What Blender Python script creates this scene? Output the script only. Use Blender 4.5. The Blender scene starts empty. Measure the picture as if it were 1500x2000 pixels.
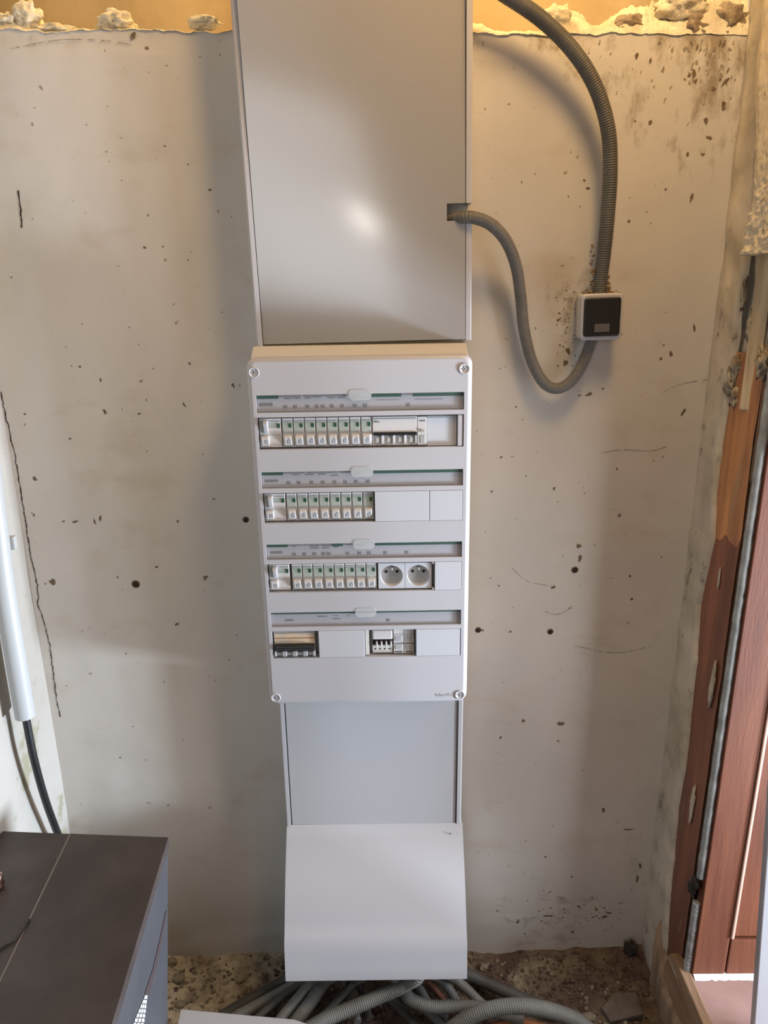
import bpy, bmesh, math, random
from mathutils import Vector, Matrix, noise
from mathutils.geometry import tessellate_polygon

random.seed(7)
S = bpy.context.scene
C = S.collection

# ------------------------------------------------------------------ camera
F_PX, CAM = 1480.0, Vector((0.0, -1.31, 1.44))
PITCH, ROLL = math.radians(17.3), math.radians(0.5)
fwd = Vector((0, math.cos(PITCH), -math.sin(PITCH)))
up0 = Vector((0, math.sin(PITCH), math.cos(PITCH)))
rt0 = Vector((1, 0, 0))
rt = rt0 * math.cos(ROLL) - up0 * math.sin(ROLL)
up = up0 * math.cos(ROLL) + rt0 * math.sin(ROLL)
cd = bpy.data.cameras.new('camera')
cd.sensor_fit = 'VERTICAL'; cd.sensor_height = 24.0
cd.lens = 24.0 * F_PX / 2000.0
cd.clip_start = 0.02
cam = bpy.data.objects.new('camera', cd); C.objects.link(cam)
m3 = Matrix((rt, up, -fwd)).transposed()
cam.matrix_world = Matrix.Translation(CAM) @ m3.to_4x4()
S.camera = cam

# ------------------------------------------------------------------ light
S.view_settings.view_transform = 'Standard'
S.view_settings.look = 'None'
S.view_settings.gamma = 1.0
S.view_settings.use_curve_mapping = False
S.view_settings.exposure = 0.0

w = bpy.data.worlds.new('room_ambient'); S.world = w; w.use_nodes = True
bg = w.node_tree.nodes['Background']
bg.inputs[0].default_value = (1.0, 0.86, 0.70, 1); bg.inputs[1].default_value = 0.11


def light(name, kind, loc, energy, color, aim=None, **kw):
    l = bpy.data.lights.new(name, kind); l.energy = energy; l.color = color
    for k, v in kw.items(): setattr(l, k, v)
    o = bpy.data.objects.new(name, l); C.objects.link(o); o.location = loc
    if aim is not None:
        o.rotation_euler = (Vector(aim) - Vector(loc)).to_track_quat('-Z', 'Y').to_euler()
    return o


# daylight thrown up by the sunlit ground outside the door in the right wall
light('sunlit_ground_bounce', 'AREA', (2.20, -0.70, 0.30), 145.0, (0.74, 0.86, 1.0), aim=(-0.5, 0.0, 0.9),
      shape='RECTANGLE', size=0.32, size_y=0.26)
# diffuse sky light standing in the doorway
light('doorway_daylight', 'AREA', (0.92, -0.47, 1.15), 17.0, (0.92, 0.94, 1.0), aim=(-0.6, -0.47, 1.15),
      shape='RECTANGLE', size=0.36, size_y=1.7)
# daylight of the window in the room behind the photographer
light('window_daylight', 'AREA', (-0.54, -3.0, 1.77), 8.0, (0.86, 0.92, 1.0), aim=(-0.54, 0.0, 1.77),
      shape='RECTANGLE', size=1.0, size_y=0.96)
# bare warm bulb hanging over the right end of the niche
light('warm_bulb', 'POINT', (0.35, -0.54, 2.30), 27.0, (1.0, 0.64, 0.28), shadow_soft_size=0.13)
# second warm bulb in the open ceiling void above the ledge
light('ceiling_bulb', 'POINT', (-0.10, 0.02, 2.42), 24.0, (1.0, 0.64, 0.26), shadow_soft_size=0.05)
# small ceiling bulb further back in the room
light('room_bulb', 'POINT', (-0.115, -2.60, 1.697), 2.2, (1.0, 0.95, 0.85), shadow_soft_size=0.035)


# ------------------------------------------------------------------ pixel to point helpers (1500 x 2000 frame)
def ray(x, y): return fwd + rt * ((x - 750) / F_PX) - up * ((y - 1000) / F_PX)
def onX(x, y, X): d = ray(x, y); return CAM + d * ((X - CAM.x) / d.x)
def onY(x, y, Y): d = ray(x, y); return CAM + d * ((Y - CAM.y) / d.y)
def onZ(x, y, Z): d = ray(x, y); return CAM + d * ((Z - CAM.z) / d.z)


# ------------------------------------------------------------------ materials
def srgb(r, g, b):
    f = lambda c: (c / 255 / 12.92) if c / 255 <= 0.04045 else ((c / 255 + 0.055) / 1.055) ** 2.4
    return (f(r), f(g), f(b), 1)


MATS = {}


def mat(name, col, rough=0.5, col2=None, scale=8.0, detail=6.0, lo=0.35, hi=0.65, bump=0.0, bscale=60.0,
        stretch=(1, 1, 1), spec=0.5, metal=0.0, coat=0.0, col3=None, scale3=20.0, lo3=0.6, hi3=0.7, alpha=None, bdist=0.002):
    m = bpy.data.materials.new(name); m.use_nodes = True
    nt = m.node_tree; N = nt.nodes; L = nt.links
    b = N['Principled BSDF']
    b.inputs['Roughness'].default_value = rough
    b.inputs['Specular IOR Level'].default_value = spec
    b.inputs['Metallic'].default_value = metal
    b.inputs['Coat Weight'].default_value = coat
    b.inputs['Base Color'].default_value = col
    tc = N.new('ShaderNodeTexCoord'); mp = N.new('ShaderNodeMapping')
    mp.inputs['Scale'].default_value = stretch
    L.new(tc.outputs['Object'], mp.inputs['Vector'])

    def nz(sc, dt, a, z):
        n = N.new('ShaderNodeTexNoise'); n.inputs['Scale'].default_value = sc; n.inputs['Detail'].default_value = dt
        n.inputs['Roughness'].default_value = 0.6
        L.new(mp.outputs[0], n.inputs['Vector'])
        r = N.new('ShaderNodeMapRange'); r.inputs['From Min'].default_value = a; r.inputs['From Max'].default_value = z
        L.new(n.outputs['Fac'], r.inputs['Value'])
        return r.outputs[0]
    cur = None
    if col2 is not None:
        mx = N.new('ShaderNodeMix'); mx.data_type = 'RGBA'
        mx.inputs['A'].default_value = col; mx.inputs['B'].default_value = col2
        L.new(nz(scale, detail, lo, hi), mx.inputs['Factor']); cur = mx.outputs['Result']
    if col3 is not None:
        mx = N.new('ShaderNodeMix'); mx.data_type = 'RGBA'
        if cur: L.new(cur, mx.inputs['A'])
        else: mx.inputs['A'].default_value = col
        mx.inputs['B'].default_value = col3
        L.new(nz(scale3, 8.0, lo3, hi3), mx.inputs['Factor']); cur = mx.outputs['Result']
    if cur: L.new(cur, b.inputs['Base Color'])
    if bump:
        n = N.new('ShaderNodeTexNoise'); n.inputs['Scale'].default_value = bscale; n.inputs['Detail'].default_value = 8
        L.new(mp.outputs[0], n.inputs['Vector'])
        bp = N.new('ShaderNodeBump'); bp.inputs['Strength'].default_value = bump; bp.inputs['Distance'].default_value = bdist
        L.new(n.outputs['Fac'], bp.inputs['Height']); L.new(bp.outputs[0], b.inputs['Normal'])
    if alpha is not None: b.inputs['Alpha'].default_value = alpha
    MATS[name] = m
    return m


g = lambda v, w=0.0: (v * (1 + w), v, v * (1 - w), 1)
mat('plaster', (0.62, 0.585, 0.54, 1), 0.75, (0.55, 0.51, 0.46, 1), 2.2, 8, 0.38, 0.66, 0.30, 24, spec=0.3,
    col3=(0.46, 0.39, 0.31, 1), scale3=11, lo3=0.66, hi3=0.86)
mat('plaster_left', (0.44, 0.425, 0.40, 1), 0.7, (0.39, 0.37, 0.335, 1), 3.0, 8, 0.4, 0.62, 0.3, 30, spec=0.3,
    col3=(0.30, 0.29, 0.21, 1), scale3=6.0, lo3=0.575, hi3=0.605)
mat('plaster_right', (0.54, 0.475, 0.38, 1), 0.8, (0.37, 0.315, 0.24, 1), 9.0, 8, 0.4, 0.65, 0.7, 60, spec=0.25,
    col3=(0.27, 0.21, 0.15, 1), scale3=22, lo3=0.62, hi3=0.72)
mat('thick_plaster', (0.70, 0.60, 0.43, 1), 0.85, (0.60, 0.50, 0.35, 1), 14.0, 8, 0.4, 0.65, 0.8, 90, spec=0.2,
    col3=(0.33, 0.24, 0.14, 1), scale3=45, lo3=0.63, hi3=0.70)
mat('mortar_remnant', (0.50, 0.42, 0.30, 1), 0.95, (0.24, 0.18, 0.12, 1), 60.0, 8, 0.42, 0.58, 0.9, 200, spec=0.15, bdist=0.004)
mat('splinter_pale', (0.60, 0.48, 0.31, 1), 0.8, (0.36, 0.25, 0.15, 1), 8, 8, 0.4, 0.7, 0.5, 60, stretch=(9, 9, 0.7))
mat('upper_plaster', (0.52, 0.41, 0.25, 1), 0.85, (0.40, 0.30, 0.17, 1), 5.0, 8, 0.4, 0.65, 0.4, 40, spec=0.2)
mat('mortar', (0.78, 0.72, 0.56, 1), 0.95, (0.58, 0.50, 0.36, 1), 25.0, 8, 0.4, 0.65, 0.8, 160, spec=0.15, bdist=0.004)
mat('mortar_dark', (0.40, 0.33, 0.24, 1), 0.95, (0.22, 0.17, 0.12, 1), 25.0, 8, 0.4, 0.6, 0.8, 160, spec=0.15, bdist=0.004)
mat('soil', (0.125, 0.082, 0.066, 1), 0.97, (0.21, 0.165, 0.115, 1), 9.0, 10, 0.42, 0.6, 1.0, 140, spec=0.1,
    col3=(0.055, 0.035, 0.028, 1), scale3=45, lo3=0.52, hi3=0.66, bdist=0.006)
mat('gravel', (0.17, 0.12, 0.10, 1), 0.95, (0.09, 0.06, 0.05, 1), 40.0, 6, 0.4, 0.6, 0.5, 200, spec=0.15)
mat('brick_grey', (0.15, 0.125, 0.105, 1), 0.95, (0.10, 0.08, 0.065, 1), 30.0, 8, 0.4, 0.65, 0.6, 150, spec=0.1)
mat('pale_stone', (0.28, 0.24, 0.18, 1), 0.9, (0.19, 0.155, 0.11, 1), 30.0, 8, 0.4, 0.65, 0.6, 150, spec=0.2)
mat('dirt_mark', (0.13, 0.095, 0.06, 1), 0.95, (0.20, 0.15, 0.10, 1), 60, 4, spec=0.1)
mat('faint_mark', (0.27, 0.225, 0.165, 1), 0.95, (0.34, 0.29, 0.22, 1), 60, 4, spec=0.1)
mat('hole_dark', (0.02, 0.012, 0.008, 1), 0.9)
mat('white_plastic', (0.465, 0.455, 0.475, 1), 0.33, spec=0.5)
mat('lid_plastic', (0.42, 0.415, 0.425, 1), 0.22, spec=0.55)
mat('upper_lid', (0.34, 0.325, 0.315, 1), 0.14, spec=1.0)
mat('ivory_plastic', (0.56, 0.54, 0.50, 1), 0.4)
mat('blank_plastic', (0.51, 0.515, 0.54, 1), 0.35)
mat('device_white', (0.57, 0.55, 0.54, 1), 0.35)
mat('socket_white', (0.50, 0.49, 0.485, 1), 0.4)
mat('device_grey', (0.36, 0.36, 0.36, 1), 0.4)
mat('device_dark', (0.10, 0.10, 0.10, 1), 0.5)  # dark grey for joint lines and foot marks on the modules
mat('window_green', (0.31, 0.36, 0.32, 1), 0.12, (0.38, 0.41, 0.37, 1), 90, 2, 0.45, 0.55)
mat('window_amber', (0.62, 0.48, 0.34, 1), 0.15, (0.50, 0.44, 0.38, 1), 40, 2, 0.4, 0.6)
mat('indicator_green', (0.018, 0.07, 0.035, 1), 0.4)
mat('stripe_green', (0.006, 0.055, 0.028, 1), 0.5)
mat('stripe_grey', (0.24, 0.26, 0.25, 1), 0.5)
mat('label_card', (0.37, 0.36, 0.385, 1), 0.35)
mat('print_grey', (0.17, 0.165, 0.17, 1), 0.6)
mat('black_plastic', (0.012, 0.012, 0.013, 1), 0.35)
mat('switch_black', (0.008, 0.007, 0.006, 1), 0.4)
mat('switch_window', (0.11, 0.10, 0.095, 1), 0.35)
mat('clear_tab', (0.62, 0.65, 0.65, 1), 0.12, alpha=0.40)
mat('clear_pane', (0.5, 0.52, 0.52, 1), 0.05, alpha=0.04)
mat('conduit_grey', (0.105, 0.10, 0.09, 1), 0.5, (0.075, 0.07, 0.062, 1), 20, 4)
mat('conduit_floor', (0.19, 0.195, 0.187, 1), 0.55, (0.13, 0.13, 0.122, 1), 14, 5)
mat('conduit_small', (0.16, 0.152, 0.14, 1), 0.5, (0.12, 0.112, 0.10, 1), 20, 4)
mat('conduit_dark', (0.075, 0.072, 0.066, 1), 0.6, (0.05, 0.045, 0.04, 1), 14, 5)
mat('red_wire', (0.20, 0.075, 0.05, 1), 0.5)
mat('orange_wire', (0.32, 0.12, 0.04, 1), 0.5)
mat('pvc_tube', (0.42, 0.44, 0.45, 1), 0.4)
mat('black_cable', (0.013, 0.014, 0.016, 1), 0.42)
mat('cabinet_brown', (0.040, 0.029, 0.027, 1), 0.45, (0.062, 0.048, 0.045, 1), 9.0, 8, 0.42, 0.66, 0.15, 80,
    col3=(0.10, 0.085, 0.078, 1), scale3=50, lo3=0.70, hi3=0.82)
mat('cabinet_side', (0.055, 0.055, 0.062, 1), 0.55, (0.046, 0.046, 0.052, 1), 10, 6)
mat('cabinet_edge', (0.17, 0.14, 0.13, 1), 0.5)
mat('groove_dark', (0.05, 0.032, 0.034, 1), 0.6)
mat('mesh_white', (0.70, 0.70, 0.72, 1), 0.5)
mat('copper', (0.75, 0.55, 0.45, 1), 0.2, metal=1.0)
mat('board_white', (0.34, 0.34, 0.36, 1), 0.45)
mat('white_board', (0.52, 0.53, 0.55, 1), 0.45)
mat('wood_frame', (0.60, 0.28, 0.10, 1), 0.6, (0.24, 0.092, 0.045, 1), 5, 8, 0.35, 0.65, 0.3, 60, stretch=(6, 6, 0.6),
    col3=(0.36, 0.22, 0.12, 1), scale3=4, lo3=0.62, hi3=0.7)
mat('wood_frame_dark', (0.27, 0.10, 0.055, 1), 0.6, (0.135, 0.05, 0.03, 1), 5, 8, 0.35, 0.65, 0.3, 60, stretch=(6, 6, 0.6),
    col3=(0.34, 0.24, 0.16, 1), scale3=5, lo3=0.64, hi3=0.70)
mat('bead_pink', (0.46, 0.29, 0.22, 1), 0.5)
mat('wood_red', (0.14, 0.044, 0.019, 1), 0.6, (0.085, 0.024, 0.011, 1), 5, 8, 0.35, 0.65, 0.2, 60, stretch=(7, 7, 0.5), spec=0.25)
mat('wood_raw', (0.36, 0.25, 0.165, 1), 0.8, (0.21, 0.135, 0.085, 1), 8, 8, 0.35, 0.65, 0.5, 60, stretch=(7, 7, 0.6))
mat('wood_dark', (0.10, 0.055, 0.035, 1), 0.8, (0.17, 0.10, 0.06, 1), 8, 8, 0.35, 0.65, 0.5, 60, stretch=(6, 6, 0.6))
mat('sill_wood', (0.34, 0.22, 0.13, 1), 0.75, (0.22, 0.13, 0.075, 1), 8, 8, 0.35, 0.65, 0.4, 60, stretch=(6, 0.8, 6),
    col3=(0.50, 0.42, 0.32, 1), scale3=18, lo3=0.60, hi3=0.68)
mat('sealant', (0.37, 0.395, 0.40, 1), 0.6, (0.24, 0.255, 0.255, 1), 30, 4)
mat('red_tile', (0.39, 0.25, 0.23, 1), 0.5, (0.33, 0.205, 0.18, 1), 14, 6)
mat('grout', (0.72, 0.70, 0.68, 1), 0.8)
mat('green_scrap', (0.02, 0.065, 0.04, 1), 0.4)
mat('clod', (0.03, 0.024, 0.02, 1), 0.95)
mat('dust', (0.26, 0.17, 0.10, 1), 0.95, (0.16, 0.10, 0.065, 1), 120, 4)
mat('screw_metal', (0.26, 0.26, 0.27, 1), 0.4)


def grime(name, col, centre, radius, scale, a, z, stretch=(1, 1, 1), strength=1.0):
    """stains in the surface itself: noise blotches, thickest round a given spot (radius None: everywhere)"""
    nt = MATS[name].node_tree; N = nt.nodes; L = nt.links
    b = N['Principled BSDF']
    old = b.inputs['Base Color'].links[0].from_socket
    tc = N.new('ShaderNodeTexCoord'); mp = N.new('ShaderNodeMapping'); mp.inputs['Scale'].default_value = stretch
    L.new(tc.outputs['Object'], mp.inputs['Vector'])
    n = N.new('ShaderNodeTexNoise'); n.inputs['Scale'].default_value = scale; n.inputs['Detail'].default_value = 7; n.inputs['Roughness'].default_value = .65
    L.new(mp.outputs[0], n.inputs['Vector'])
    val = n.outputs['Fac']
    if radius:
        ds = N.new('ShaderNodeVectorMath'); ds.operation = 'DISTANCE'; L.new(tc.outputs['Object'], ds.inputs[0]); ds.inputs[1].default_value = centre
        fr = N.new('ShaderNodeMapRange'); fr.inputs['From Min'].default_value = 0; fr.inputs['From Max'].default_value = radius
        fr.inputs['To Min'].default_value = 0.0; fr.inputs['To Max'].default_value = -0.30
        L.new(ds.outputs['Value'], fr.inputs['Value'])
        ad = N.new('ShaderNodeMath'); ad.operation = 'ADD'; L.new(val, ad.inputs[0]); L.new(fr.outputs[0], ad.inputs[1]); val = ad.outputs[0]
    r = N.new('ShaderNodeMapRange'); r.inputs['From Min'].default_value = a; r.inputs['From Max'].default_value = z
    r.inputs['To Max'].default_value = strength
    L.new(val, r.inputs['Value'])
    mx = N.new('ShaderNodeMix'); mx.data_type = 'RGBA'; L.new(r.outputs[0], mx.inputs['Factor'])
    L.new(old, mx.inputs['A']); mx.inputs['B'].default_value = col
    L.new(mx.outputs['Result'], b.inputs['Base Color'])


DIRT = (0.20, 0.145, 0.085, 1)
grime('plaster', (0.50, 0.47, 0.43, 1), None, None, 1.3, .40, .68, (1, 1, .5), .8)          # broad grey cast
grime('plaster', (0.44, 0.37, 0.28, 1), None, None, 5.5, .55, .80, (1, 1, 1.6), .75)        # brown blotches
grime('plaster', (0.30, 0.24, 0.17, 1), None, None, 75, .665, .75, (1, 1, 1), .8)           # fine specks
grime('plaster', DIRT, (.50, 0, 1.76), .30, 24, .405, .56, (1, 1, .45), .75)                      # drips under the heap
grime('plaster', DIRT, (.28, 0, 1.79), .14, 30, .42, .56, (1, 1, .7), .7)
grime('plaster', (0.24, 0.19, 0.14, 1), (.325, 0, 1.40), .10, 34, .40, .62, (1, 1, .8), .8)  # round the switch box
grime('plaster', (0.26, 0.20, 0.14, 1), (.36, 0, .10), .38, 22, .48, .64, (1, 1, 1.6), .6)   # scuffs at the foot
grime('plaster', (0.24, 0.19, 0.13, 1), (.56, 0, .25), .20, 14, .44, .74, (1, 1, .6), .6)
grime('plaster', (0.28, 0.22, 0.15, 1), (.56, 0, 1.25), .10, 16, .44, .68, (1, 1, .5), .6)
grime('soil', (0.55, 0.48, 0.35, 1), (-.49, -.10, 0), .34, 10, .26, .48)
grime('soil', (0.06, 0.04, 0.035, 1), None, None, 110, .54, .72, (1, 1, 1), .8)
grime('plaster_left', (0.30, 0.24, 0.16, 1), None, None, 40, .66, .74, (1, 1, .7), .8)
grime('plaster_right', (0.16, 0.12, 0.085, 1), None, None, 30, .60, .70, (1, 1, .7), .9)


# ------------------------------------------------------------------ mesh helpers
class MB:
    def __init__(s): s.bm = bmesh.new()

    def box(s, x0, x1, y0, y1, z0, z1, bev=0.0, seg=2):
        r = bmesh.ops.create_cube(s.bm, size=1.0)
        for v in r['verts']:
            v.co = Vector((x0 + (x1 - x0) * (v.co.x + .5), y0 + (y1 - y0) * (v.co.y + .5), z0 + (z1 - z0) * (v.co.z + .5)))
        if bev > 0:
            ed = list({e for v in r['verts'] for e in v.link_edges})
            bmesh.ops.bevel(s.bm, geom=ed, offset=bev, segments=seg, profile=0.6, affect='EDGES')
        return s

    def poly(s, pts):
        vs = [s.bm.verts.new(p) for p in pts]
        s.bm.faces.new(vs); return s

    def prism(s, prof, x0, x1, axis='X', bev=0.0):
        # prof: closed list of 2-D points; X: (y, z), Y: (x, z), Z: (x, y)
        def P(a, b, t):
            return {'X': (t, a, b), 'Y': (a, t, b), 'Z': (a, b, t)}[axis]
        A = [s.bm.verts.new(P(a, b, x0)) for a, b in prof]
        B = [s.bm.verts.new(P(a, b, x1)) for a, b in prof]
        n = len(prof)
        fs = [s.bm.faces.new(A), s.bm.faces.new(B[::-1])]
        for i in range(n): fs.append(s.bm.faces.new((A[i], A[(i + 1) % n], B[(i + 1) % n], B[i])))
        bmesh.ops.recalc_face_normals(s.bm, faces=fs)
        if bev > 0:
            ed = list({e for f in fs for e in f.edges})
            bmesh.ops.bevel(s.bm, geom=ed, offset=bev, segments=2, profile=0.6, affect='EDGES')
        return s

    def tube(s, pts, rad, n=14, cap=True):
        pts = [Vector(p) for p in pts]
        m = len(pts)
        tg = [(pts[min(i + 1, m - 1)] - pts[max(i - 1, 0)]).normalized() for i in range(m)]
        ref = Vector((0, 0, 1)) if abs(tg[0].z) < .9 else Vector((1, 0, 0))
        nrm = (ref - tg[0] * ref.dot(tg[0])).normalized()
        rings = []
        for i in range(m):
            nrm = (nrm - tg[i] * nrm.dot(tg[i])).normalized()
            bn = tg[i].cross(nrm)
            r = rad(i) if callable(rad) else rad
            rings.append([s.bm.verts.new(pts[i] + (nrm * math.cos(2 * math.pi * k / n) + bn * math.sin(2 * math.pi * k / n)) * r) for k in range(n)])
        for i in range(m - 1):
            for k in range(n):
                f = s.bm.faces.new((rings[i][k], rings[i][(k + 1) % n], rings[i + 1][(k + 1) % n], rings[i + 1][k])); f.smooth = True
        if cap:
            s.bm.faces.new(rings[0][::-1]); s.bm.faces.new(rings[-1])
        return s

    def lathe(s, prof, c, axis='Y', n=24, smooth=True, cap0=True):
        # prof: (radius, offset along axis)
        rings = []
        for r, t in prof:
            ring = []
            for k in range(n):
                a = 2 * math.pi * k / n
                u, v = r * math.cos(a), r * math.sin(a)
                p = {'Y': (u, t, v), 'Z': (u, v, t), 'X': (t, u, v)}[axis]
                ring.append(s.bm.verts.new(Vector(c) + Vector(p)))
            rings.append(ring)
        fs = []
        for i in range(len(rings) - 1):
            for k in range(n):
                f = s.bm.faces.new((rings[i][k], rings[i][(k + 1) % n], rings[i + 1][(k + 1) % n], rings[i + 1][k])); f.smooth = smooth; fs.append(f)
        if cap0: fs.append(s.bm.faces.new(rings[0]))
        fs.append(s.bm.faces.new(rings[-1]))
        bmesh.ops.recalc_face_normals(s.bm, faces=fs)
        return s

    def grid(s, nu, nv, fn, smooth=True, skip=None):
        V = [[s.bm.verts.new(fn(i / nu, j / nv)) for j in range(nv + 1)] for i in range(nu + 1)]
        for i in range(nu):
            for j in range(nv):
                if skip and skip(i, j): continue
                f = s.bm.faces.new((V[i][j], V[i + 1][j], V[i + 1][j + 1], V[i][j + 1])); f.smooth = smooth
        return s

    def lump(s, c, r, sq=(1, 1, 1), rough=0.35, seed=0, sub=2, freq=1.6):
        q = bmesh.ops.create_icosphere(s.bm, subdivisions=sub, radius=1.0)
        if sub > 2:
            for f in {f for v in q['verts'] for f in v.link_faces}: f.smooth = True
        o = Vector((seed * 3.7, seed * 1.3, seed * 7.1))
        for v in q['verts']:
            d = 1 + rough * noise.fractal(v.co * freq + o, 1.15, 2.0, 5)
            v.co = Vector((v.co.x * sq[0], v.co.y * sq[1], v.co.z * sq[2])) * (d * r) + Vector(c)
        return s

    def mesh(s, name):
        me = bpy.data.meshes.new(name); s.bm.normal_update(); s.bm.to_mesh(me); s.bm.free(); return me


def obj(name, mb, material, parent=None, loc=(0, 0, 0), rot=(0, 0, 0)):
    me = mb if isinstance(mb, bpy.types.Mesh) else mb.mesh(name)
    ms = material if isinstance(material, (list, tuple)) else [material]
    if not me.materials:
        for k in ms: me.materials.append(MATS[k])
    o = bpy.data.objects.new(name, me); C.objects.link(o)
    o.location = loc; o.rotation_euler = rot
    if parent: o.parent = parent
    return o


def tag(o, label=None, cat=None, group=None, kind=None):
    if label: o['label'] = label
    if cat: o['category'] = cat
    if group: o['group'] = group
    if kind: o['kind'] = kind
    return o


def thing(name, label, cat, loc=(0, 0, 0), rot=(0, 0, 0), group=None):
    o = bpy.data.objects.new(name, None); C.objects.link(o)
    o.location = loc; o.rotation_euler = rot; o.empty_display_size = 0.05
    return tag(o, label, cat, group)


def rrect(w, h, r, n=6, cx=0.0, cz=0.0):
    out = []
    for k, (sx, sz) in enumerate(((1, 1), (-1, 1), (-1, -1), (1, -1))):
        for i in range(n + 1):
            a = math.pi / 2 * (k + i / n)
            out.append((cx + sx * (w / 2 - r) + r * math.cos(a), cz + sz * (h / 2 - r) + r * math.sin(a)))
    return out


def spline(pts, step):
    """Catmull-Rom through the points, resampled at a constant step."""
    P = [Vector(p) for p in pts]
    P = [P[0] * 2 - P[1]] + P + [P[-1] * 2 - P[-2]]
    dense = []
    for i in range(1, len(P) - 2):
        for k in range(40):
            t = k / 40
            a, b, c, d = P[i - 1], P[i], P[i + 1], P[i + 2]
            dense.append(0.5 * ((2 * b) + (c - a) * t + (2 * a - 5 * b + 4 * c - d) * t * t + (3 * b - a - 3 * c + d) * t ** 3))
    dense.append(P[-2])
    out = [dense[0]]; acc = 0.0
    for i in range(1, len(dense)):
        seg = (dense[i] - dense[i - 1]).length
        while acc + seg >= step:
            t = (step - acc) / seg
            p = dense[i - 1].lerp(dense[i], t); out.append(p)
            dense[i - 1] = p; seg = (dense[i] - p).length; acc = 0.0
        acc += seg
    return out


def corrugated(pts, r, pitch=0.0036, n=14, depth=0.10):
    P = spline(pts, pitch / 4)
    return MB().tube(P, lambda i: r * (1.0, 1 - depth * .5, 1 - depth, 1 - depth * .5)[i % 4], n)


def fbm(x, y, z, oct=4): return noise.fractal(Vector((x, y, z)), 0.9, 2.0, oct)


# ================================================================== THE SETTING
XL, XR = -0.660, 0.560


def wall_top(x): return 1.793 - 0.014 * x + 0.0035 * fbm(x * 9, 3.1, 0) + 0.003 * fbm(x * 40, 1.7, 4)


def wall_y(x, z): return 0.0025 * fbm(x * 3, z * 3, 5)


def back_pt(u, v):
    x = XL + (XR - XL) * u
    zt = wall_top(x)
    z = -0.12 + (zt + 0.12) * v
    y = wall_y(x, z)
    if v > 0.985: y += 0.004 * abs(fbm(x * 30, z * 30, 2)) + 0.003 * (v - .985) / .015
    return (x, y, z)


wb = MB().grid(150, 200, back_pt)
wall_back = tag(obj('wall_back', wb, 'plaster'), 'grimy off-white plastered back wall of the niche', None, kind='structure')


# ledge along the top of the wall: bed of crumbled mortar
def heap(x):
    K = [(-0.70, .026), (-0.56, .020), (-0.50, .012), (-0.40, .010), (-0.30, .007), (-0.12, .008), (0.10, .012), (0.14, .024), (0.20, .012), (0.245, .018),
         (0.29, .048), (0.34, .026), (0.38, .045), (0.43, .062), (0.46, .080), (0.50, .090), (0.57, .090)]
    for (a, ha), (b, hb) in zip(K, K[1:]):
        if a <= x <= b: return ha + (hb - ha) * (x - a) / (b - a)
    return K[0][1] if x < K[0][0] else K[-1][1]


def ledge_pt(u, v):
    x = XL + (XR - XL) * u
    y = 0.001 + 0.235 * v
    prof = min(1.0, (v / 0.16)) ** 0.6
    n = 0.80 + 0.38 * fbm(x * 22, y * 22, 1.3, 5) + 0.10 * fbm(x * 110, y * 110, 5.1, 4)
    z = wall_top(x) - 0.001 + heap(x) * max(0.06, n) * prof
    return (x, y, z)


lb = MB().grid(520, 80, ledge_pt)
tag(obj('ledge_mortar', lb, 'mortar'), 'bed of pale crumbled mortar along the ledge on top of the wall', 'mortar', kind='stuff')
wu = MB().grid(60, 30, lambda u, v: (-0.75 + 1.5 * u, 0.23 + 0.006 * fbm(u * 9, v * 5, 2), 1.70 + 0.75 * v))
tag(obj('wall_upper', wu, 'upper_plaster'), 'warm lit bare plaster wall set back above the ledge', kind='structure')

# left wall
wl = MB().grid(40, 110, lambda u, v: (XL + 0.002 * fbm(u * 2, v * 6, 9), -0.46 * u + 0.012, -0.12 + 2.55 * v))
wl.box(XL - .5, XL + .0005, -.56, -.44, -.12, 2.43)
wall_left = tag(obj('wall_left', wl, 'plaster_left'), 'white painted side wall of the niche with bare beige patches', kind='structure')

# floor of soil
def floor_pt(u, v):
    x = XL + (XR - XL) * u; y = -1.6 + 1.615 * v
    z = 0.0 + 0.012 * fbm(x * 6, y * 6, 0) + 0.006 * fbm(x * 30, y * 30, 3)
    if y > -0.10: z += 0.012 * (y + 0.10) / 0.10
    if x > 0.25: z += 0.010 * min(1, (x - .25) / .2)
    return (x, y, z)


fl = MB().grid(120, 150, floor_pt)
floor = tag(obj('floor', fl, 'soil'), 'rough dug-out floor of brown soil and rubble', kind='structure')

gr = MB()
for i in range(1500):
    x = random.uniform(XL + .02, XR - .02); y = -abs(random.gauss(0, .12)) - 0.008
    if y < -.4: continue
    dense = 1.0 if x > 0.1 else (0.5 if x > -.28 else 0.12)
    if random.random() > dense: continue
    u, v = (x - XL) / (XR - XL), (y + 1.6) / 1.615
    z = floor_pt(u, v)[2]
    r = random.uniform(.0016, .0048) * (1.3 if random.random() < .12 else 1)
    gr.lump((x, y, z + r * .3), r, (1, random.uniform(.7, 1.2), random.uniform(.5, .9)), .5, i, 1)
g1 = obj('loose_gravel', gr, 'gravel'); tag(g1, 'loose brown gravel and crumbs scattered over the soil floor', 'gravel', kind='stuff')
gp = MB()
for i in range(260):
    x = random.choice((random.gauss(-.42, .05), random.uniform(-.5, .5))); y = -random.uniform(.01, .24)
    if not (XL + .02 < x < XR - .02): continue
    u, v = (x - XL) / (XR - XL), (y + 1.6) / 1.615
    r = random.uniform(.002, .006)
    gp.lump((x, y, floor_pt(u, v)[2] + r * .4), r, (1, random.uniform(.7, 1.2), random.uniform(.5, .9)), .5, i + 900, 1)
tag(obj('pale_rubble', gp, 'pale_stone'), 'pale plaster crumbs scattered over the soil floor', 'rubble', kind='stuff')


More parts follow.
